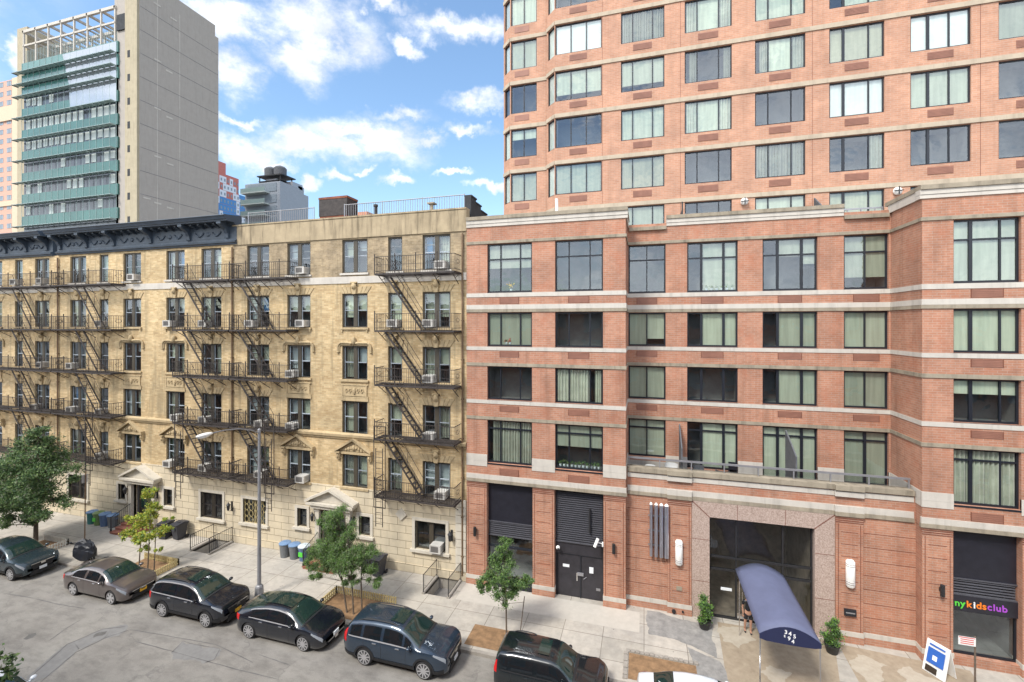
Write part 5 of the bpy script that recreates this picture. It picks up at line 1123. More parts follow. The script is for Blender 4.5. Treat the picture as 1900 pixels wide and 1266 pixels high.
    # cabin seen through nothing: seats are hidden by dark glass; wheels
    for ax in (xr,xf):
        for s_ in (-1,1):
            yo=s_*(Wd/2-.015); yi=s_*(Wd/2-.235); wz=wr+z
            m=MB(B); m.tube((ax,yo-s_*.03,wz),(ax,yi,wz),wr,26); m.tube((ax,yo,wz),(ax,yo-s_*.03,wz),wr-.035,26,0,wr); ty=mk('wheel',m,'tyre',root,smooth=40,uv=False)
            m=MB(B); rr_=wr*.77
            m.tube((ax,yo+s_*.003,wz),(ax,yo-s_*.012,wz),rr_,24,1); ns=spec.get('spokes',10)
            for k in range(ns):
                a=2*math.pi*k/ns+.2; wdt=.03 if ns>7 else .05
                d=(math.cos(a),math.sin(a)); e=(-d[1],d[0]); q=[]
                for r_,ww in ((.05,wdt),(rr_*.97,wdt*(.75 if ns>7 else 1.2))): q+= [(ax+d[0]*r_+e[0]*ww,yo+s_*.012,wz+d[1]*r_+e[1]*ww),(ax+d[0]*r_-e[0]*ww,yo+s_*.012,wz+d[1]*r_-e[1]*ww)]
                m.quad([q[0],q[1],q[3],q[2]],0)
            for k in range(24):
                a1,a2=2*math.pi*k/24,2*math.pi*(k+1)/24; m.quad([(ax+r_*math.cos(a),yo+s_*.012,wz+r_*math.sin(a)) for r_,a in ((rr_*.93,a1),(rr_*.93,a2),(rr_*1.03,a2),(rr_*1.03,a1))],0)
            m.tube((ax,yo,wz),(ax,yo+s_*.02,wz),.055,10,0); mk('rim',m,[spec.get('rimm','rim'),'rim_dark'],ty,uv=False)
    return root
sedan=dict(L=4.6,W=1.80,belt=.93,zf=.2,axles=(-1.30,1.40),paint='car_taupe',top=[(-2.3,.80),(-2.22,1.02),(-1.95,1.07),(-1.72,1.10),(-1.1,1.34),(-.6,1.43),(-.1,1.44),(.25,1.41),(.5,1.34),(1.22,.99),(1.5,.96),(1.95,.87),(2.15,.78),(2.25,.68),(2.3,.56)],
  wind=(.42,1.2),rear=(-1.72,-1.05),dlo=[('a',-1.42,-.55),('b',-.46,.42),('c',.46,.86)],seams=[-.52,.62,-1.25],handles=[-.82,.22],mir=.80,spokes=6,grille=(.46,.60))
suv=dict(L=4.6,W=1.85,belt=1.06,zf=.25,wr=.36,axles=(-1.25,1.41),paint='car_black',tum=.30,top=[(-2.3,.9),(-2.24,1.12),(-2.12,1.3),(-1.9,1.52),(-1.5,1.62),(-.9,1.67),(-.2,1.68),(.2,1.64),(.45,1.56),(1.18,1.15),(1.5,1.12),(1.95,1.05),(2.17,.97),(2.26,.86),(2.3,.70)],
  wind=(.38,1.14),rear=(-2.16,-1.92),dlo=[('q',-1.98,-1.42),('a',-1.36,-.52),('b',-.44,.46),('c',.50,.84)],seams=[-.48,.62,-1.3],handles=[-.78,.26],mir=.80,clad='plastic_black',sun=(-.35,.25),rails=(-1.7,.1),grille=(.5,.80),platez=.42,spokes=10,tailt=(3.4,5.0))
tes=dict(L=4.69,W=1.85,belt=.92,zf=.17,axles=(-1.47,1.40),paint='car_black',chrome=1,top=[(-2.34,.78),(-2.26,1.05),(-2.05,1.12),(-1.75,1.19),(-1.2,1.34),(-.6,1.43),(-.1,1.445),(.3,1.41),(.55,1.35),(1.28,.98),(1.6,.93),(2.0,.83),(2.2,.73),(2.3,.62),(2.34,.52)],
  wind=(.45,1.25),rear=(-1.95,-.9),dlo=[('a',-1.45,-.50),('b',-.42,.46),('c',.5,.92)],seams=[-.46,.66,-1.2],handles=[-.80,.24],mir=.84,spokes=10,grille=(.30,.36),plate='plate_white',wiper=1,wr=.34,sun=(-1.0,.42))
D=lambda b,**k: {**b,**k}
YC=15.92+.92
xs_=lambda x: x*1.0102
make_car('parked_car','charcoal hatchback with low sloping nose, front half only at the left edge',-32.54*1.0102-1.37,YC-.02,D(suv,L=4.58,W=1.84,belt=.98,wr=.35,axles=(-1.33,1.37),paint='car_charcoal',sun=None,rails=None,plate='plate_white',top=[(-2.29,.85),(-2.2,1.1),(-2.0,1.28),(-1.7,1.42),(-1.1,1.54),(-.4,1.58),(.05,1.55),(.4,1.45),(1.1,1.07),(1.5,1.03),(1.95,.96),(2.15,.87),(2.24,.76),(2.29,.6)],wind=(.32,1.06),chrome=2))
make_car('parked_car','taupe four door sedan with silver hubcaps and a yellow number plate',(-27.75-25.05)/2*1.0102-.05,YC,sedan)
make_car('parked_suv','glossy black SUV with chrome grille bar, parked ahead of the taupe sedan',(-21.69-19.05)/2*1.0102-.08,YC+.02,D(suv,cat='suv'))
make_car('parked_car','low black sedan with glass roof and bright multispoke wheels by the lamp post',(-16.58-13.72)/2*1.0102+.035,YC,tes)
make_car('parked_suv','slate blue SUV with red taillights parked beside the railed tree pit',(-10.84-8.13)/2*1.0102-.08,YC+.06,D(suv,cat='suv',paint='car_slate',W=1.88,top=[(-2.35,.9),(-2.3,1.15),(-2.2,1.32),(-2.0,1.54),(-1.5,1.64),(-.9,1.68),(-.2,1.685),(.2,1.65),(.45,1.57),(1.18,1.16),(1.5,1.13),(2.0,1.06),(2.22,.98),(2.31,.87),(2.35,.72)],L=4.7,rear=(-2.23,-2.03),spokes=10,plate='plate_white',tailt=(3.4,7.6),taill=.24,chrome=2,mirc='car_slate'))
kia=dict(L=4.14,W=1.8,belt=1.02,zf=.22,wr=.34,axles=(-1.32,1.22),paint='car_ink',tum=.20,nose=.16,top=[(-2.07,.9),(-2.04,1.2),(-1.98,1.45),(-1.85,1.57),(-1.3,1.62),(-.6,1.62),(.1,1.60),(.35,1.53),(.92,1.13),(1.2,1.10),(1.7,1.03),(1.92,.93),(2.02,.8),(2.07,.64)],
  wind=(.28,.90),rear=(-2.03,-1.9),dlo=[('q',-1.72,-1.5),('a',-1.4,-.52),('b',-.42,.52)],seams=[-.48,.62,-1.36],handles=[-.8,.2],mir=.56,grille=(.5,.62),platez=.35,chrome=0,tailt=(3.9,7.2),taill=.14,spokes=6,sun=(-.45,-.02),rails=(-1.6,-.7))
sx,sy=G(1015,1200,1.5)
make_car('parked_car','boxy black hatchback with raised roof ribs at the bottom edge beside the bare soil pit',-3.35,YC+.02,kia)
make_car('parked_car','white car at the bottom edge, only its roof in view',2.05,YC-.12,D(sedan,paint='car_white',top=[(a,b+.03) for a,b in sedan['top']]))
c_=make_car('parked_car','white car roof cut off in the bottom left corner under the leaves',-22.15,10.0,D(sedan,paint='car_white',grp=0))
# ---------------------------------------------------------------- street furniture
lp=thing('street_lamp','tall grey steel street lamp with a curved arm between black sedan and bins','street lamp',(-18.55,18.3,0))
m=MB((-18.55,18.3,1,0)); m.lathe(0,0,[(.25,0),(.25,.06),(.21,.1),(.19,.55),(.16,.62),(.115,.66)],8); mk('base',m,'lamp_paint',lp)
m=MB((-18.55,18.3,1,0)); m.lathe(0,0,[(.095,.6),(.085,3),(.065,8.3),(.08,8.31),(.08,8.45),(.03,8.5)],12); mk('pole',m,'lamp_paint',lp,smooth=40)
m=MB(); pts=[(-18.55,18.3,8.25),(-18.55,17.9,8.48),(-18.55,17.2,8.72),(-18.55,16.4,8.84),(-18.55,15.7,8.86)]; m.path(pts,.028,8); m.tube((-18.55,18.3,7.9),(-18.55,17.6,8.55),.02,6); mk('arm',m,'lamp_paint',lp,smooth=40)
m=MB(); m.blob(-18.55,15.35,8.86,.14,.42,.085,12,7); m.blob(-18.55,15.3,8.80,.11,.3,.07,12,6); mk('lamp_head',m,'lamp_white',lp,smooth=True)
m=MB(); m.tube((-33.35,19.6,0),(-33.3,19.62,4.6),.03,7); p=thing('sign_post','thin brown metal post rising beside the covered scooter','post',(-33.35,19.6,0)); mk('pole',m,'pipe_brown',p); m=MB(); m.box(-33.36,-33.33,19.45,19.75,3.9,4.4); mk('sign_plate',m,'steel_grey',p)
# covered scooter
sc=thing('covered_scooter','scooter under a black cover standing at the kerb behind the taupe sedan','scooter',(-30.9,18.25,0))
m=MB(); random.seed(3)
pr=[(-.72,.8,.7,.08),(-.6,1.05,.62,.25),(-.42,1.22,.5,.36),(-.2,1.32,.35,.33),(.05,1.22,.28,.3),(.3,1.15,.25,.28),(.5,1.0,.28,.22),(.62,.7,.4,.08)]
g=[]
for xx,zt,zb,w in pr:
    col=[]
    for k in range(13):
        a=math.pi*k/12; rr_=1+random.uniform(-.12,.12); col.append((-30.9+xx+random.uniform(-.03,.03),18.25-w*math.cos(a)*rr_*1.15,zb+(zt-zb)*max(0,math.sin(a))**.7*rr_))
    g.append(col)
for i in range(len(g)-1):
    for k in range(12): m.quad([g[i][k],g[i][k+1],g[i+1][k+1],g[i+1][k]])
m.quad(g[0]); m.quad(g[-1]); mk('cover',m,'cloth_black',sc)
for xx in (-.5,.42):
    m=MB(); 
    for k in range(20): a1,a2=2*math.pi*k/20,2*math.pi*(k+1)/20; m.tube((-30.9+xx+.22*math.cos(a1),18.25,.26+.22*math.sin(a1)),(-30.9+xx+.22*math.cos(a2),18.25,.26+.22*math.sin(a2)),.045,6)
    for k in range(5): a=k*1.257; m.tube((-30.9+xx,18.25,.26),(-30.9+xx+.2*math.cos(a),18.25,.26+.2*math.sin(a)),.012,4)
    mk('wheel',m,'tyre',sc)
m=MB(); m.tube((-31.7,18.25,.9),(-31.85,18.0,1.05),.02); m.tube((-31.2,18.25,1.1),(-31.45,17.85,1.2),.02); m.blob(-31.45,17.8,1.25,.09,.05,.07); mk('mirror',m,'plastic_black',sc)
# bins
def round_bin(x,y,mat,lid,lab,r=.29,h=.72):
    t=thing('refuse_can',lab,'trash can',(x,y,0),'round refuse cans'); m=MB((x,y,1,0)); m.lathe(0,0,[(r*.78,0),(r*.8,.03),(r*.98,h-.06),(r*1.04,h-.05),(r*1.04,h)],16); mk('body',m,mat,t,smooth=40)
    m=MB((x,y,1,0)); m.lathe(0,0,[(r*1.1,h),(r*1.1,h+.04),(r*.9,h+.08),(r*.3,h+.11)],16); m.box(-.1,.1,-.02,.02,h+.1,h+.14); mk('lid',m,lid,t,smooth=40)
    m=MB((x,y,1,0)); 
    for s_ in (-1,1): m.path([(s_*r*1.0,-.08,h-.15),(s_*(r+.05),-.08,h-.2),(s_*(r+.05),.08,h-.2),(s_*r,.08,h-.15)],.014,5)
    mk('handle',m,lid,t); return t
for x,mt,ld,lb in ((-36.6,'bin_teal','lid_blue','teal round refuse can, far left of the row of four'),(-35.95,'bin_green','bin_green','green round refuse can, second from the left in its row'),(-35.35,'bin_blue','lid_blue','blue round refuse can, third in the row of four'),(-34.6,'bin_grey','lid_blue','grey round refuse can nearest the left stoop'),
   (-20.4,'bin_grey','lid_blue','grey can with blue lid, left of the three by the right stoop'),(-19.72,'bin_grey','lid_blue','grey can with blue lid, middle of the three by the right stoop'),(-19.05,'bin_blue','lid_pale','blue can with a pale lid and green label by the right stoop')):
    t=round_bin(x,21.95 if x<-30 else 22.0,mt,ld,lb,.31,.78)
    if x==-19.05 or x==-35.95: m=MB((x,22.0 if x>-30 else 21.95,1,0)); m.box(-.14,.14,-.31,-.285,.3,.55); mk('label',m,'txt_green',t)
def toter(x,y,lab,rz=.1):
    t=thing('wheeled_bin',lab,'wheeled bin',(x,y,0),'black wheeled bins',rz); F=(x,y,1,0)
    m=MB(F); b0,b1=(.23,.26),(.29,.36)
    bot=[(-b0[0],-b0[1]),(b0[0],-b0[1]),(b0[0],b0[1]-.05),(-b0[0],b0[1]-.05)]; tp=[(-b1[0],-b1[1]),(b1[0],-b1[1]),(b1[0],b1[1]),(-b1[0],b1[1])]
    m.quad([(*p,.05) for p in bot][::-1]); m.quad([(*p,.98) for p in tp])
    for k in range(4): q=(k+1)%4; m.quad([(*bot[k],.05),(*bot[q],.05),(*tp[q],.98),(*tp[k],.98)])
    m.box(-.32,.32,-.39,.38,.93,.985); m.box(-.15,.15,-.40,-.37,.6,.75); mk('body',m,'dark_bin',t)
    m=MB(F); m.quad([(-.33,-.42,1.0),(.33,-.42,1.0),(.30,.1,1.09),(-.30,.1,1.09)]); m.quad([(-.30,.1,1.09),(.30,.1,1.09),(.33,.38,1.02),(-.33,.38,1.02)]); m.box(-.33,.33,-.43,.40,.986,1.01); m.quad([(-.33,-.42,1.0),(-.30,.1,1.09),(-.33,.38,1.02)]); m.quad([(.33,-.42,1.0),(.33,.38,1.02),(.30,.1,1.09)]); m.box(-.12,.12,-.1,.0,1.07,1.1); mk('lid',m,'dark_bin',t)
    m=MB(F); m.tube((-.26,.45,.98),(.26,.45,.98),.018); m.tube((-.26,.45,.98),(-.26,.34,.95),.018); m.tube((.26,.45,.98),(.26,.34,.95),.018); mk('handle',m,'dark_bin',t)
    for s_ in (-1,1): m=MB(F); m.tube((s_*.27,.28,.12),(s_*.31,.28,.12),.12,14); mk('wheel',m,'tyre',t)
    t.rotation_euler=(0,0,rz); return t
toter(-29.55,21.75,'black wheeled bin left of the pair beside the left stoop',.15); toter(-28.6,21.95,'black wheeled bin right of the pair beside the left stoop',-.1); toter(-14.75,21.95,'black wheeled bin partly hidden behind the feathery green tree',.1); toter(-13.95,21.8,'black wheeled bin standing against the pale stone wall near the cellar stairs',-.05)
# tree pit guards
def guard(x0,x1,y0,y1,lab,mat,sides,h=.36):
    t=thing('tree_guard',lab,'tree guard',((x0+x1)/2,(y0+y1)/2,0),'low guards round the tree pits')
    for sd in sides:
        a,b={'N':((x0,y1),(x1,y1)),'S':((x0,y0),(x1,y0)),'W':((x0,y0),(x0,y1)),'E':((x1,y0),(x1,y1))}[sd]
        m=MB(); L_=math.dist(a,b); n=int(L_/.13)
        for z in (.1,h-.06): m.tube((*a,z),(*b,z),.026,5)
        for k in range(n+1): x=a[0]+(b[0]-a[0])*k/n; y=a[1]+(b[1]-a[1])*k/n; m.box(x-.028,x+.028,y-.028,y+.028,0,h)
        mk('picket_side',m,mat,t)
    return t
guard(-36.7,-34.5,18.35,19.4,'pale picket guard around the pit of the big left tree','guard_white','NE'); guard(-28.1,-25.5,18.2,19.5,'pale yellow guard around the yellow sapling pit','guard_yellow','NE'); guard(-15.1,-11.7,18.2,19.75,'yellow railed guard around the feathery tree pit','guard_yellow','NW')
m=MB()
for k in range(15): m.box(-.72+k*.19,-.56+k*.19,19.56,19.72,-.05,.05+.012*(k%3))
for k in range(8): m.box(-.80,-.63,18.05+k*.19,18.21+k*.19,-.05,.05+.012*(k%2))
tag(mk('pit_edging',m,'kerb_stone'),kind='structure')
# cellar stair railings
def stair_rail(x0,x1,lab):
    t=thing('stair_railing',lab,'railing',((x0+x1)/2,21.7,0),'railings beside the cellar stairs')
    for x in (x0-.07,x1+.07):
        m=MB(); m.tube((x,20.9,.09),(x,20.9,1.0),.025); m.tube((x,22.45,.09),(x,22.45,1.0),.02); m.tube((x,20.9,.98),(x,22.45,.98),.02); m.tube((x,20.9,.2),(x,22.45,.2),.013)
        for k in range(1,12): y=20.9+1.55*k/12; m.tube((x,y,.2),(x,y,.98),.009,4)
        mk('rail_side',m,'rail_black',t)
stair_rail(-26.3,-24.95,'black railing around the cellar stairs left of the street lamp'); stair_rail(-10.72,-9.48,'black railing around the cellar stairs near the red block')
m=MB(); m.box(-10.5,-10.1,21.6,21.9,.1,.5); 
# stoops
def stoop(cx,lab):
    t=thing('stoop',lab,'stoop',(cx,21.9,0),'brick stoops'); 
    for k in range(3): m=MB(); m.box(cx-1.0,cx+1.0,21.15+k*.32,21.469+k*.32 if k<2 else 22.5,0,.15*(k+1)); m.box(cx-1.03,cx+1.03,21.12+k*.32,21.2+k*.32,.15*(k+1)-.04,.15*(k+1)+.005); mk('step',m,'stoop_brick',t)
    for s_ in (-1,1):
        m=MB(); x=cx+s_*.98; m.tube((x,21.2,.15),(x,21.2,1.1),.03); m.lathe(x,21.2,[(.06,0.15),(.06,.3),(.03,.32)],8); m.tube((x,21.2,1.05),(x,22.45,1.55),.022); m.tube((x,21.2,.3),(x,22.45,.62),.014)
        for k in range(1,10): y=21.2+1.25*k/10; m.tube((x,y,.3+.32*k/10),(x,y,1.05+.5*k/10),.009,4)
        mk('handrail',m,'rail_black',t)
stoop(-32.62,'brick stoop with black handrails behind the yellow sapling'); stoop(-17.42,'brick stoop with black handrails behind the feathery tree')
# lanterns and wall lights
def lantern(x,z,lab):
    t=thing('wall_lantern',lab,'wall lamp',(x,22.5,z),'black iron lanterns on the tan tenements'); F=(x,22.56,1,0)
    m=MB(F); m.tube((0,0,z-.35),(0,-.06,z-.1),.02); m.tube((0,0,z),(0,-.28,z+.02),.02); m.box(-.06,.06,-.03,.0,z-.4,z+.2); m.tube((0,-.06,z-.3),(0,-.2,z-.36),.015); mk('bracket',m,'rail_black',t)
    m=MB(F); m.lathe(0,-.28,[(.03,z-.3),(.07,z-.24),(.1,z+.05),(.13,z+.06),(.03,z+.2),(.01,z+.28)],8); mk('lantern',m,'rail_black',t)
for x,lab in ((-33.95,'black lantern just left of the left stoop door'),(-31.35,'black lantern just right of the left stoop door'),(-25.0,'black lantern between the two barred street level windows'),(-18.72,'black lantern just left of the right stoop door'),(-16.05,'black lantern just right of the right stoop door'),(-9.95,'black lantern at the right end of the tan tenement')): lantern(x,2.45 if x!=-25.0 else 2.35,lab)
for x,y,z,lab in ((-8.53,22.42,2.62,'black cylinder light on the leftmost red pier'),(-1.4,22.42,2.70,'black cylinder light on the pier right of the service doors'),(11.5,22.42,2.80,'black cylinder light on the pier beside the shop sign with colourful letters')):
    t=thing('cylinder_light',lab,'wall lamp',(x,y,z),'black cylinder lights on the brick piers'); m=MB((x,y,1,0)); m.lathe(0,-.13,[(.07,z),(.075,z+.02),(.075,z+.46),(.06,z+.47)],12); mk('cylinder',m,'rail_black',t,smooth=40); m=MB((x,y,1,0)); m.box(-.04,.04,-.1,.03,z+.15,z+.3); mk('bracket',m,'rail_black',t)
for x,y,z,lab in ((1.58,22.75,2.38,'tall white wall sconce left of the entrance'),(8.5,22.75,2.45,'tall white wall sconce right of the entrance')):
    t=thing('wall_sconce',lab,'wall lamp',(x,y,z),'white sconces beside the entrance'); m=MB((x,y,1,0)); m.lathe(0,-.02,[(.12,z),(.17,z+.06),(.17,z+1.1),(.12,z+1.16)],16); mk('diffuser',m,'lamp_white',t,smooth=40)
    m=MB((x,y,1,0)); 
    for zz in (.16,.24,.92,1.0): m.lathe(0,-.02,[(.178,z+zz),(.182,z+zz+.01),(.178,z+zz+.02)],16)
    mk('trim',m,'chrome',t)
t=thing('wall_tubes','four vertical brushed metal tubes mounted on the brick left of the entrance','metal tubes',(.66,22.8,3.9))
for k in range(4): m=MB(); x=.32+k*.235; m.tube((x,22.68,2.65),(x,22.68,5.12),.07+.012*k,14); o=mk('tube',m,'tube_steel',t,smooth=40); m=MB(); m.lathe(x,22.68,[(.07+.012*k,5.12),(.05,5.19),(.01,5.22)],14); mk('cap',m,'lamp_white',o,smooth=40)
m=MB()
for z in (3.1,3.8,4.5): m.box(.2,1.12,22.78,22.88,z,z+.05)
mk('mounting_bar',m,'steel_grey',t)
t=thing('security_camera','white bullet security camera right of the service doors','camera',(-2.05,22.4,3.0)); m=MB(); m.tube((-2.3,22.15,2.95),(-2.15,22.35,3.3),.075,12); mk('housing',m,'lamp_white',t); m=MB(); m.tube((-2.2,22.3,3.15),(-1.93,22.46,3.0),.025); m.box(-1.97,-1.9,22.4,22.5,2.9,3.1); mk('mount',m,'white_paint',t)
t=thing('security_camera','small white dome camera left above the service doors','camera',(-4.2,22.45,2.5)); m=MB(); m.blob(-4.15,22.5,2.52,.1,.1,.1,12,8); mk('dome',m,'lamp_white',t,smooth=True); m=MB(); m.blob(-4.13,22.42,2.5,.05,.05,.05); mk('lens',m,'rail_black',t,smooth=True)
m=MB(); m.box(8.28,8.72,22.72,22.79,1.2,1.48); t=single('wall_plaque',m,'black_frame','small black plaque below the right white sconce','plaque',(8.5,22.75,1.2)); m=MB(); m.box(8.33,8.67,22.712,22.719,1.31,1.36); mk('lettering_strip',m,'steel_grey',t)
m=MB(); m.box(1.47,1.72,22.77,22.8,1.15,1.33); single('wall_plate',m,'weathered_stone','small grey metal plate under the left white sconce','plate',(1.6,22.78,1.15))
m=MB(); m.tube((1.35,22.74,.16),(1.35,22.66,.16),.09,12); m.tube((1.75,22.74,.2),(1.75,22.68,.2),.05,10); single('standpipe',m,'rail_black','two black pipe outlets low on the pier left of the entrance','standpipe',(1.5,22.7,.1))
# canopy with the house number
cn=thing('entrance_canopy','blue cloth canopy reaching from the entrance toward the kerb','canopy',(4.97,20.4,0))
cx0,cx1,cy0,cy1,ze,za=4.0,5.95,18.22,22.72,2.56,2.95
def arch(k,n=12): u=k/n; return cx0+(cx1-cx0)*u, ze+(za-ze)*math.sin(math.pi*u)**.9
m=MB(); n=12; NY2=9
for j in range(NY2):
    ya,yb=cy0+(cy1-cy0)*j/NY2,cy0+(cy1-cy0)*(j+1)/NY2
    for k in range(n):
        x0,z0=arch(k); x1,z1=arch(k+1); s_=lambda yy:-.015*math.sin(math.pi*((yy-cy0)/(cy1-cy0)*3%1))*.0; m.quad([(x0,ya,z0+s_(ya)),(x1,ya,z1+s_(ya)),(x1,yb,z1+s_(yb)),(x0,yb,z0+s_(yb))])
m.quad([(cx0,cy0,ze),(cx0,cy1,ze),(cx0,cy1,ze-.05),(cx0,cy0,ze-.05)]); m.quad([(cx1,cy0,ze),(cx1,cy1,ze),(cx1,cy1,ze-.05),(cx1,cy0,ze-.05)])
o=mk('cloth',m,'canopy_cloth',cn,smooth=60); sm=o.modifiers.new('t','SOLIDIFY'); sm.thickness=.012
m=MB(); poly=[arch(k) for k in range(n+1)]+[(cx1,ze-.16)]+[(cx1+(cx0-cx1)*k/10,ze-.20-.03*math.sin(math.pi*k/10)) for k in range(1,10)]+[(cx0,ze-.16)]; m.prism(poly,cy0-.02,cy0-.004); mk('valance',m,'canopy_front',cn)
m=MB()
for x in (cx0+.03,cx1-.03):
    m.tube((x,cy0+.03,0),(x,cy0+.03,ze),.024,8); m.tube((x,cy1-.75,0),(x,cy1-.75,ze),.02,8); m.tube((x,cy0,ze),(x,cy1,ze),.018,6)
mk('post',m,'chrome',cn)
def ctext(s,x,z,size,mat='txt_white'):
    w=text(cn,s,x,cy0-.022,z,size,mat,'number',.003,'CENTER')
for s,dx,dz,sz in (('3',-.13,.19,.19),('4',0,.15,.20),('5',.14,.08,.19),('E',-.17,.06,.11),('9',-.03,-.03,.19),('4',.09,-.12,.19)): ctext(s,(cx0+cx1)/2+dx,ze+dz*.95-.03,sz*1.0)
# shrubs in pots
def leaves(mb_list,centres,n,size,rad,spread=1.0,droop=0,aspect=1.6,seed=1):
    pass
def leafmesh(name,parent,pts,sizes,mats,mix,aspect=.55,seed=1,droop=0.,loc=None):
    r=np.random.default_rng(seed); n=len(pts); P=np.array(pts); s=np.array(sizes)[:,None]
    d=r.normal(size=(n,3)); d[:,2]-=droop; d/=np.linalg.norm(d,axis=1)[:,None]; u=r.normal(size=(n,3)); u-=d*(u*d).sum(1)[:,None]; u/=np.linalg.norm(u,axis=1)[:,None]
    base=np.array(rootloc(parent)); P=P-base
    a=P-d*s; b=P+u*s*aspect; c=P+d*s; e=P-u*s*aspect
    V=np.stack([a,b,c,e],1).reshape(-1,3); me=bpy.data.meshes.new(name); me.vertices.add(4*n); me.vertices.foreach_set('co',V.ravel()); me.loops.add(4*n); me.loops.foreach_set('vertex_index',np.arange(4*n,dtype=np.int32)); me.polygons.add(n); me.polygons.foreach_set('loop_start',np.arange(0,4*n,4,dtype=np.int32)); me.polygons.foreach_set('loop_total',np.full(n,4,dtype=np.int32))
    for m in mats: me.materials.append(MT[m])
    me.polygons.foreach_set('material_index',r.choice(len(mats),size=n,p=mix).astype(np.int32)); me.update(); me.validate()
    o=bpy.data.objects.new(name,me); LINK(o); o.parent=parent; return o
def cluster(centres,per,rs,seed,flat=.8):
    r=np.random.default_rng(seed); out=[]
    for c,q in zip(centres,rs):
        k=int(per*q*q*q/.06)+20 if per<0 else per
        p=r.normal(size=(k,3)); p/=np.linalg.norm(p,axis=1)[:,None]; p*= (np.minimum(1.6,np.abs(r.normal(size=k))*.62))[:,None]*q; p[:,2]*=flat; out.append(p+np.array(c))
    return np.concatenate(out)
for x,lab,sd in ((2.62,'potted green shrub left of the entrance canopy',2),(7.55,'potted green shrub right of the entrance canopy',3)):
    y=22.1 if x<5 else 21.95
    t=thing('potted_shrub',lab,'shrub',(x,y,0),'potted shrubs flanking the entrance'); m=MB((x,y,1,0)); m.lathe(0,0,[(.2,0),(.27,.3),(.29,.32),(.29,.36),(.25,.34)],14); mk('pot',m,'soil_pot',t,smooth=40)
    r=random.Random(sd); cs=[(x+r.uniform(-.22,.22)*(1-abs(k/13-.45)*.6),y+r.uniform(-.22,.22),.38+k*.075) for k in range(14)]; pts=cluster(cs,330,[.2+.05*r.random() if k<9 else .15 for k in range(14)],sd)
    leafmesh('foliage',t,pts,np.random.default_rng(sd).uniform(.025,.05,len(pts)),['leaf_mid','leaf_bright','leaf_dark'],[.4,.35,.25],seed=sd)
# ---------------------------------------------------------------- trees
def tree(name,lab,base,trunks,lumps,per,size,mats,mix,seed,aspect=.45,droop=0,flat=.8,rt=.05,group='street trees along the kerb',stake=None,twig=True):
    t=thing(name,lab,'tree',base,group); r=random.Random(seed)
    m=MB()
    for tr in trunks:
        for i,(p,q) in enumerate(zip(tr,tr[1:])): k0=rt*(1-.75*i/len(tr)); k1=rt*(1-.75*(i+1)/len(tr)); m.tube(p,q,k0,8,0,k1,cap=False)
    cs=[];rs=[]
    for (cx,cy,cz,R_,nn) in lumps:
        near=min((p for tr in trunks for p in tr[1:]),key=lambda p:math.dist(p,(cx,cy,cz-R_*.5)) )
        for k in range(nn):
            a=r.uniform(0,6.28); b=r.uniform(-.9,1); rr_=R_*r.uniform(.45,1.0); s_=math.sqrt(1-b*b*.8)
            c=(cx+rr_*s_*math.cos(a),cy+rr_*s_*math.sin(a),cz+rr_*b*flat); cs.append(c); rs.append(R_*r.uniform(.26,.5))
            if twig and k%2==0:
                mid=[(near[i]+c[i])/2+r.uniform(-.08,.08)*R_ for i in range(3)]; m.tube(near,mid,rt*.28,5,0,rt*.18,cap=False); m.tube(mid,c,rt*.18,4,0,rt*.05,cap=False)
    mk('trunk',m,'bark',t,smooth=50,uv=False)
    pts=cluster(cs,per,rs,seed,.75); leafmesh('crown',t,pts,np.random.default_rng(seed).uniform(size[0],size[1],len(pts)),mats,mix,aspect,seed,droop)
    if stake: m=MB(); m.tube(stake[0],stake[1],.022,6); m.tube((stake[1][0],stake[1][1],stake[1][2]-.25),(base[0],base[1],stake[1][2]-.3),.008,4); mk('stake',m,'bark',t)
    return t
tree('street_tree','big dark green leafy tree in front of the left tenements',(-36.1,18.66,0),[[(-36.1,18.66,0),(-36.15,18.7,1.3),(-36.2,18.7,2.4),(-36.3,18.8,4.0),(-36.2,18.8,5.6),(-36.1,18.8,6.6)],[(-36.2,18.7,2.3),(-36.9,18.4,3.4),(-37.6,18.2,4.3)],[(-36.2,18.7,2.3),(-35.2,18.5,3.3),(-34.4,18.3,3.9)]],
  [(-36.3,18.7,5.6,1.5,26),(-37.4,18.6,4.4,1.6,26),(-35.1,18.6,4.3,1.5,24),(-36.2,17.9,3.7,1.6,26),(-37.6,18.9,2.9,1.3,18),(-34.3,18.3,3.1,1.1,14),(-36.0,18.7,6.7,.8,12),(-38.6,18.4,3.3,1.1,12),(-35.2,18.2,2.2,.8,9),(-37.3,18.2,1.9,.9,9)],380,(.045,.095),['leaf_dark','leaf_mid','leaf_light','leaf_grey'],[.22,.40,.22,.16],11,rt=.13,flat=.85)
tree('street_tree','spindly yellow green sapling with three stems beside the black SUV',(-26.4,18.5,0),[[(-27.29,18.62,0),(-27.3,18.7,1.3),(-27.2,18.8,2.6)],[(-26.33,18.4,0),(-26.35,18.5,1.5),(-26.4,18.6,3.0),(-26.6,18.7,4.4)],[(-25.91,18.44,0),(-25.9,18.5,1.2),(-26.0,18.6,2.3)]],
  [(-26.6,18.7,4.3,.42,7),(-26.3,18.7,3.4,.5,8),(-26.9,18.7,2.95,.5,8),(-27.5,18.7,2.3,.55,9),(-28.0,18.6,2.7,.35,4),(-26.2,18.6,2.1,.55,8),(-25.4,18.6,2.5,.4,4),(-28.1,18.6,1.75,.4,6),(-27.2,18.6,1.7,.5,7),(-25.9,18.6,1.2,.25,3),(-26.8,18.6,1.1,.3,3),(-25.0,18.6,3.1,.25,2)],260,(.035,.075),['leaf_yellow','leaf_gold','leaf_bright','leaf_light'],[.5,.16,.18,.16],12,rt=.035)
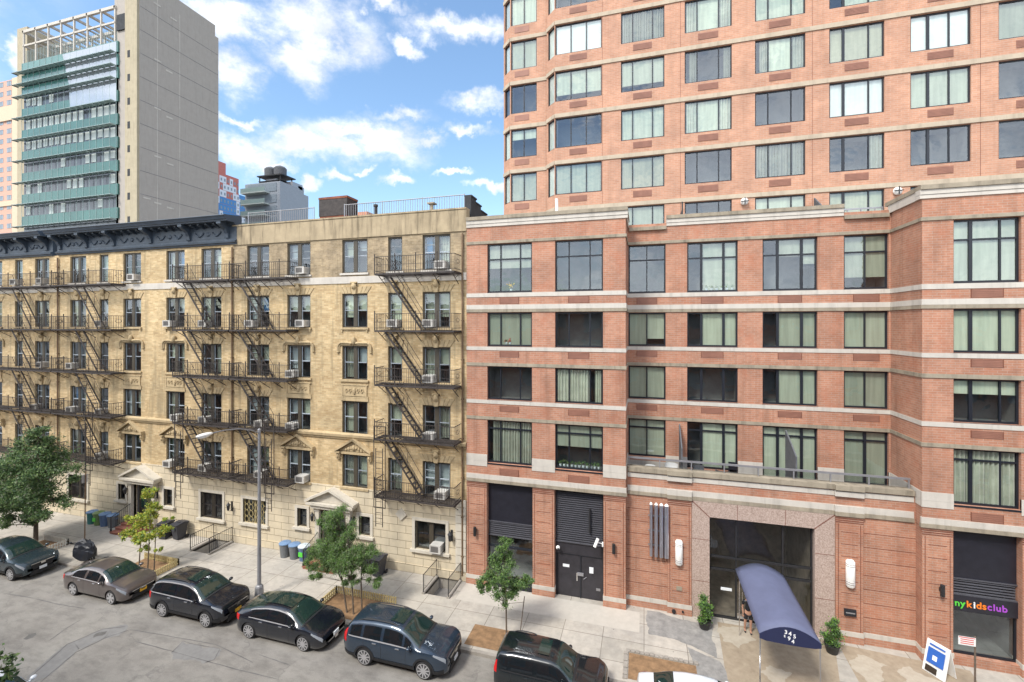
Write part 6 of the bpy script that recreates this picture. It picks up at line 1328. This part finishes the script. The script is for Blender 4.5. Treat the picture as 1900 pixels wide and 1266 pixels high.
tree('street_tree','feathery green tree with three thin stems between the two dark SUVs',(-13.3,18.55,0),[[(-13.58,18.52,0),(-13.9,18.6,1.4),(-14.2,18.7,2.6),(-14.1,18.7,3.8)],[(-13.2,18.5,0),(-13.3,18.5,1.6),(-13.5,18.6,3.2),(-13.9,18.7,4.7)],[(-12.95,18.8,0),(-13.0,18.8,1.5),(-12.9,18.8,2.6)]],
  [(-14.4,18.7,4.4,.6,16),(-13.9,18.7,3.7,.75,20),(-14.6,18.6,3.0,.7,18),(-13.5,18.6,3.0,.75,20),(-15.2,18.5,2.6,.55,12),(-12.8,18.7,2.8,.6,14),(-14.0,18.5,2.3,.7,16),(-15.6,18.4,2.0,.4,7),(-12.6,18.7,2.0,.5,10),(-13.2,18.5,1.6,.4,7),(-12.2,18.7,1.6,.35,6),(-15.2,18.4,1.7,.35,5),(-15.0,18.6,4.0,.4,6),(-13.7,18.5,2.3,.9,22),(-14.9,18.5,2.3,.6,10)],520,(.03,.085),['leaf_mid','leaf_bright','leaf_light','leaf_grey'],[.38,.2,.24,.18],13,aspect=.16,droop=.9,rt=.04)
tree('street_tree','small staked green tree in front of the leftmost shop window',(-5.8,19.05,0),[[(-5.8,19.05,0),(-5.82,19.05,1.5),(-5.85,19.1,2.6),(-5.95,19.1,3.9)]],
  [(-5.95,19.1,4.0,.35,9),(-5.95,19.1,3.4,.5,13),(-6.0,19.1,2.75,.7,17),(-6.6,19.0,2.4,.5,11),(-5.2,19.0,2.35,.5,10),(-5.9,19.0,2.0,.6,13),(-6.8,19.0,2.0,.3,5),(-4.8,19.0,2.6,.28,4)],380,(.025,.06),['leaf_mid','leaf_light','leaf_bright','leaf_dark'],[.45,.25,.15,.15],14,aspect=.35,rt=.04,stake=((-5.25,19.25,0),(-5.05,19.3,1.75)))
tree('street_tree','leafy twigs of a near tree in the bottom left corner',(-19.6,6.6,0),[[(-19.6,6.6,0),(-19.5,6.8,1.6),(-19.3,7.2,2.6),(-18.9,7.8,3.4),(-18.5,8.2,3.9)]],
  [(-18.6,8.2,3.85,.75,9),(-17.9,8.55,3.5,.5,4),(-19.1,8.2,4.2,.6,7),(-19.8,7.6,4.0,.9,12),(-17.75,8.4,3.05,.3,3)],70,(.05,.10),['leaf_mid','leaf_grey','leaf_light','leaf_dark'],[.3,.25,.25,.2],15,aspect=.5,rt=.09,group=None)
# ---------------------------------------------------------------- terrace things
tr=thing('terrace_railing','long steel railing with glass panels along the terrace edge','railing',(5,23.1,6.8)); m=MB(); m.box(LX1+.1,RX0-.1,23.06,23.14,7.14,7.22); 
for k in range(9): x=LX1+.15+k*(RX0-LX1-.3)/8; m.box(x-.025,x+.025,23.07,23.13,6.782,7.14)
mk('frame',m,'steel_grey',tr); m=MB(); m.quad([(LX1+.1,23.1,6.8),(RX0-.1,23.1,6.8),(RX0-.1,23.1,7.13),(LX1+.1,23.1,7.13)]); mk('glass_panel',m,'glass_rail',tr)
for x,lab in ((1.75,'tall dark divider panel on the terrace beside the left balcony door'),(6.6,'dark sloped divider panel on the terrace in front of the middle windows')):
    m=MB(); y0,y1=23.2,24.85; m.v=[]; F=(x,y0,0,1); m.F=F; m.prism([(0,5.95),(1.6,5.95),(1.6,8.6),(.0,7.75)],-.03,.03); single('terrace_divider',m,'wood_tank',lab,'divider',(x,24,5.95),'divider panels on the terrace')
def chair(x,y,rz,mat,lab):
    t=thing('terrace_chair',lab,'chair',(x,y,5.95),'terrace chairs'); F=(x,y,math.cos(rz),math.sin(rz)); z=5.95
    m=MB(F); m.hprism([(.28*math.cos(a),.28*math.sin(a)) for a in [k*math.pi/7 for k in range(14)]],z+.43,z+.47); mk('seat',m,mat,t)
    m=MB(F)
    for k in range(8):
        a=math.pi*.1+math.pi*.8*k/8; b=math.pi*.1+math.pi*.8*(k+1)/8; m.quad([(.3*math.cos(a),.3*math.sin(a),z+.5),(.3*math.cos(b),.3*math.sin(b),z+.5),(.33*math.cos(b),.33*math.sin(b),z+.85),(.33*math.cos(a),.33*math.sin(a),z+.85)])
    mk('backrest',m,mat,t)
    for sx,sy in ((1,1),(1,-1),(-1,1),(-1,-1)): m=MB(F); m.tube((sx*.18,sy*.18,z+.43),(sx*.24,sy*.24,z),.015); mk('leg',m,'steel_grey',t)
chair(1.3,23.75,0,'white_paint','white bucket chair at the left end of the terrace'); chair(2.6,23.7,.5,'wood_tank','dark chair on the terrace just right of the left divider'); chair(3.6,23.6,2.9,'steel_grey','grey chair in the middle of the terrace')
m=MB(); m.lathe(.3,23.7,[(.03,5.95),(.03,6.6),(.25,6.62),(.25,6.66)],14); single('terrace_table',m,'white_paint','small round white table beside the white terrace chair','table',(.3,23.7,5.95))
m=MB(); m.box(1.9,1.95,24.6,24.65,6,7)
for x,z,lab in ((5.2,20.35,'round bulkhead light on the tower wall, left one above the low block'),(12.1,20.35,'round bulkhead light on the tower wall, right one above the low block')):
    t=thing('bulkhead_light',lab,'wall lamp',(x,27.05,z),'bulkhead lights on the tower'); m=MB(); m.blob(x,26.98,z,.2,.14,.2,14,8); mk('globe',m,'lamp_white',t,smooth=True); m=MB(); m.box(x-.2,x+.2,26.82,26.86,z-.02,z+.02); m.box(x-.02,x+.02,26.81,26.85,z-.2,z+.2); mk('cage',m,'rail_black',t)
m=MB(); m.tube((-4.55,24.5,18.6),(-4.6,24.5,20.6),.10,10,0,.08); single('roof_pipe',m,'white_paint','white pipe standing on the low block roof under the bay windows','pipe',(-4.55,24.5,18.6))
m=MB(); m.tube((2.0,26.3,18.6),(2.0,26.3,20.4),.04); m.prism([(1.6,18.6),(2.0,18.6),(2.0,20.1)],26.28,26.32); single('roof_post',m,'rail_black','thin dark post on the low block roof right of the notch','post',(2.0,26.3,18.6))
m=MB(); F=(8.5,25.6,0,1); m.F=F; m.prism([(0,18.6),(1.4,18.6),(1.4,20.3),(0,19.4)],-.03,.03); single('roof_divider',m,'wood_tank','dark sloped divider panel on the low block roof','divider',(8.5,26,18.6))
# plants and flowers standing inside the panes
def plants(x0,x1,y,z,lab,n,mats,mix,h=.25,name='window_plants',cat='plants',seed=5,s=(.02,.04)):
    t=thing(name,lab,cat,((x0+x1)/2,y,z)); r=random.Random(seed); m=MB()
    cs=[]
    for k in range(n): x=x0+(x1-x0)*(k+.5)/n; m.lathe(x,y,[(.05,z),(.07,z+.1)],8); cs.append((x,y,z+.1+h*.5*r.uniform(.6,1.1)))
    mk('pot',m,'lid_pale',t); pts=cluster(cs,60,[h*.5]*n,seed); leafmesh('leaves',t,pts,np.random.default_rng(seed).uniform(*s,len(pts)),mats,mix,seed=seed)
yw=FY+.22
plants(-6.8,-6.5,yw,15.47,'vase of yellow flowers on the sill of the top left window of the low block',1,['flower_yellow','leaf_mid'],[.7,.3],.42,'flower_vase','flowers',6,(.03,.06))
plants(-7.0,-6.6,yw,12.68,'pot of reddish flowers in the window under the yellow flowers',2,['flower_red','leaf_mid'],[.75,.25],.28,'flower_pot','flowers',7,(.03,.05))
plants(-4.15,-2.05,yw,6.58,'row of potted plants along the sill above the service doors',11,['leaf_mid','leaf_light','leaf_dark'],[.5,.25,.25],.30,seed=8)
plants(2.95,4.4,RY+.22,15.47,'trough of green plants in the top row window with white blinds',6,['leaf_light','leaf_mid','lid_pale'],[.5,.3,.2],.22,'window_plants','plants',9)
m=MB(); 
for x0,x1,z0,z1 in ((4.05,4.1,6.42,6.85),(4.4,4.45,6.42,6.85),(4.1,4.4,6.42,6.46),(4.1,4.4,6.81,6.85)): m.box(x0,x1,24.78,24.82,z0-.45,z1-.0)
single('picture_frame',m,'black_frame','small black frame leaning on the terrace below a lit blind','frame',(4.25,24.8,5.95))
# ---------------------------------------------------------------- signs on the pavement
sg=thing('sandwich_board','white sandwich board with a blue poster near the colourful lettered shop sign','sandwich board',(11.05,22.0,0))
def board(pts,mat,nm,par=sg,off=0):
    m=MB(); m.quad(pts); o=mk(nm,m,mat,par); s=o.modifiers.new('s','SOLIDIFY'); s.thickness=.03; return o
bx,by=11.1,21.75; ax_=(.55,-.835)      # board face looks toward the left front
def bp(u,v,s_): return (bx+ax_[0]*u+s_*ax_[1]*(.32*(1-v)),by+ax_[1]*u*1-s_*ax_[0]*(.32*(1-v)),.02+1.15*v)
for s_ in (-1,1):
    b1=board([bp(-.38,0,s_),bp(.38,0,s_),bp(.38,1,s_),bp(-.38,1,s_)],'white_paint','board')
    if s_==1:
        e=lambda u,v:(bp(u,v,1)[0]-.835*.04,bp(u,v,1)[1]-.55*.04,bp(u,v,1)[2]+.012)
        for q,mt in (((-.28,.32,.28,.80),'sign_blue'),((-.28,.05,.1,.24),'hair'),((-.26,.87,.26,.92),'sign_blue'),((-.1,.45,.05,.6),'txt_white')):
            m=MB(); d=.004 if mt=='txt_white' else 0; m.quad([tuple(np.array(e(u,v))+np.array((-d,-d*.6,0))) for u,v in ((q[0],q[1]),(q[2],q[1]),(q[2],q[3]),(q[0],q[3]))]); mk('poster',m,mt,b1)
m=MB(); m.box(10.9,11.3,21.6,21.9,1.17,1.2)
ps=thing('parking_sign','red and white parking sign on a thin post at the right edge','sign',(12.05,21.1,0))
px_,py_=G(1797,1266,0) if False else (11.2,19.9)
ps.location=(px_,py_,0); m=MB(); m.tube((px_,py_,0),(px_,py_,2.72),.03,8); mk('pole',m,'bark',ps)
F=(px_-.42,py_-.03,.98,.0); m=MB((px_-.5,py_-.035,1,0)); m.box(0,.5,-.008,.0,2.38,2.68); sp_=mk('sign_plate',m,'white_paint',ps); m=MB((px_-.5,py_-.035,1,0))
for z in (2.43,2.50,2.57): m.box(.06,.44,-.012,-.0085,z,z+.025)
m.box(.02,.48,-.012,-.0085,2.64,2.665); mk('marking',m,'sign_red',sp_)
# ---------------------------------------------------------------- person under the canopy
pr=thing('person','person in dark top and shorts standing under the blue canopy','person',(4.45,22.3,0))
V_=[(0,0,.93,.125),(0,0,1.12,.105),(0,0,1.30,.13),(0,0,1.43,.10),(0,0,1.50,.055),(0,-.01,1.58,.07),(0,-.005,1.66,.088),(0,0,1.73,.065),
    (.17,0,1.40,.055),(.24,.02,1.14,.042),(.20,-.12,.96,.033),(.18,-.19,.93,.024),(-.17,0,1.40,.055),(-.23,.02,1.14,.042),(-.22,-.05,.90,.033),(-.22,-.07,.84,.024),
    (.09,0,.84,.088),(.10,-.02,.50,.062),(.10,.02,.09,.038),(.10,-.12,.035,.035),(-.09,0,.84,.088),(-.11,.06,.48,.062),(-.12,.12,.09,.038),(-.12,-.02,.035,.035)]
E_=[(0,1),(1,2),(2,3),(3,4),(4,5),(5,6),(6,7),(3,8),(8,9),(9,10),(10,11),(3,12),(12,13),(13,14),(14,15),(0,16),(16,17),(17,18),(18,19),(0,20),(20,21),(21,22),(22,23)]
me=bpy.data.meshes.new('body'); me.from_pydata([v[:3] for v in V_],E_,[]); bo=bpy.data.objects.new('body',me); LINK(bo); bo.parent=pr
sk=bo.modifiers.new('s','SKIN'); sb=bo.modifiers.new('u','SUBSURF'); sb.levels=sb.render_levels=2
for i,v in enumerate(V_): me.skin_vertices[0].data[i].radius=(v[3],v[3]*(.72 if i in(0,1,2,3) else 1))
me.skin_vertices[0].data[0].use_root=True; me.materials.append(MT['skin'])
for s_ in (1,-1):
    hx=.18 if s_>0 else -.22; hy=-.19 if s_>0 else -.07; hz=.93 if s_>0 else .84
    m=MB((4.45,22.3,1,0))
    for k,l in enumerate((.065,.075,.07,.055)): m.tube((hx-.028+k*.019,hy-.01,hz-.02),(hx-.03+k*.02,hy-.02-.01,hz-.05-l*.5),.0085,6,0,.007); m.tube((hx-.03+k*.02,hy-.03,hz-.05-l*.5),(hx-.03+k*.02,hy-.015,hz-.05-l),.0075,6,0,.006)
    m.tube((hx-.03,hy-.02,hz),(hx-.055,hy-.04,hz-.05),.01,6,0,.008); mk('hand',m,'skin',bo)
def skin(nm,vs,es,mat,lv=2):
    me=bpy.data.meshes.new(nm); me.from_pydata([v[:3] for v in vs],es,[]); o=bpy.data.objects.new(nm,me); LINK(o); o.parent=pr; o.modifiers.new('s','SKIN'); u=o.modifiers.new('u','SUBSURF'); u.levels=u.render_levels=lv
    for i,v in enumerate(vs): me.skin_vertices[0].data[i].radius=(v[3],v[3]*(v[4] if len(v)>4 else 1))
    me.skin_vertices[0].data[0].use_root=True; me.materials.append(MT[mat]); return o
skin('shirt',[(0,0,.92,.15,.74),(0,0,1.15,.125,.75),(0,0,1.32,.155,.72),(0,0,1.43,.115,.75),(.18,0,1.39,.066),(.22,.01,1.22,.058),(-.18,0,1.39,.066),(-.22,.01,1.22,.058)],[(0,1),(1,2),(2,3),(3,4),(4,5),(3,6),(6,7)],'cloth_black')
skin('shorts',[(0,0,.95,.145,.78),(.09,0,.82,.105),(.10,-.01,.58,.09),(-.09,0,.82,.105),(-.11,.03,.58,.09)],[(0,1),(1,2),(0,3),(3,4)],'trouser')
m=MB((4.45,22.3,1,0)); m.blob(0,.02,1.70,.098,.105,.10,14,9); m.blob(0,.07,1.60,.08,.05,.12,10,6); mk('hair',m,'hair',pr,smooth=True)
for s_,yy in ((.10,-.06),(-.12,.04)): m=MB((4.45,22.3,1,0)); m.blob(s_,yy,.035,.045,.125,.035,10,6); mk('shoe',m,'trouser',pr,smooth=True)
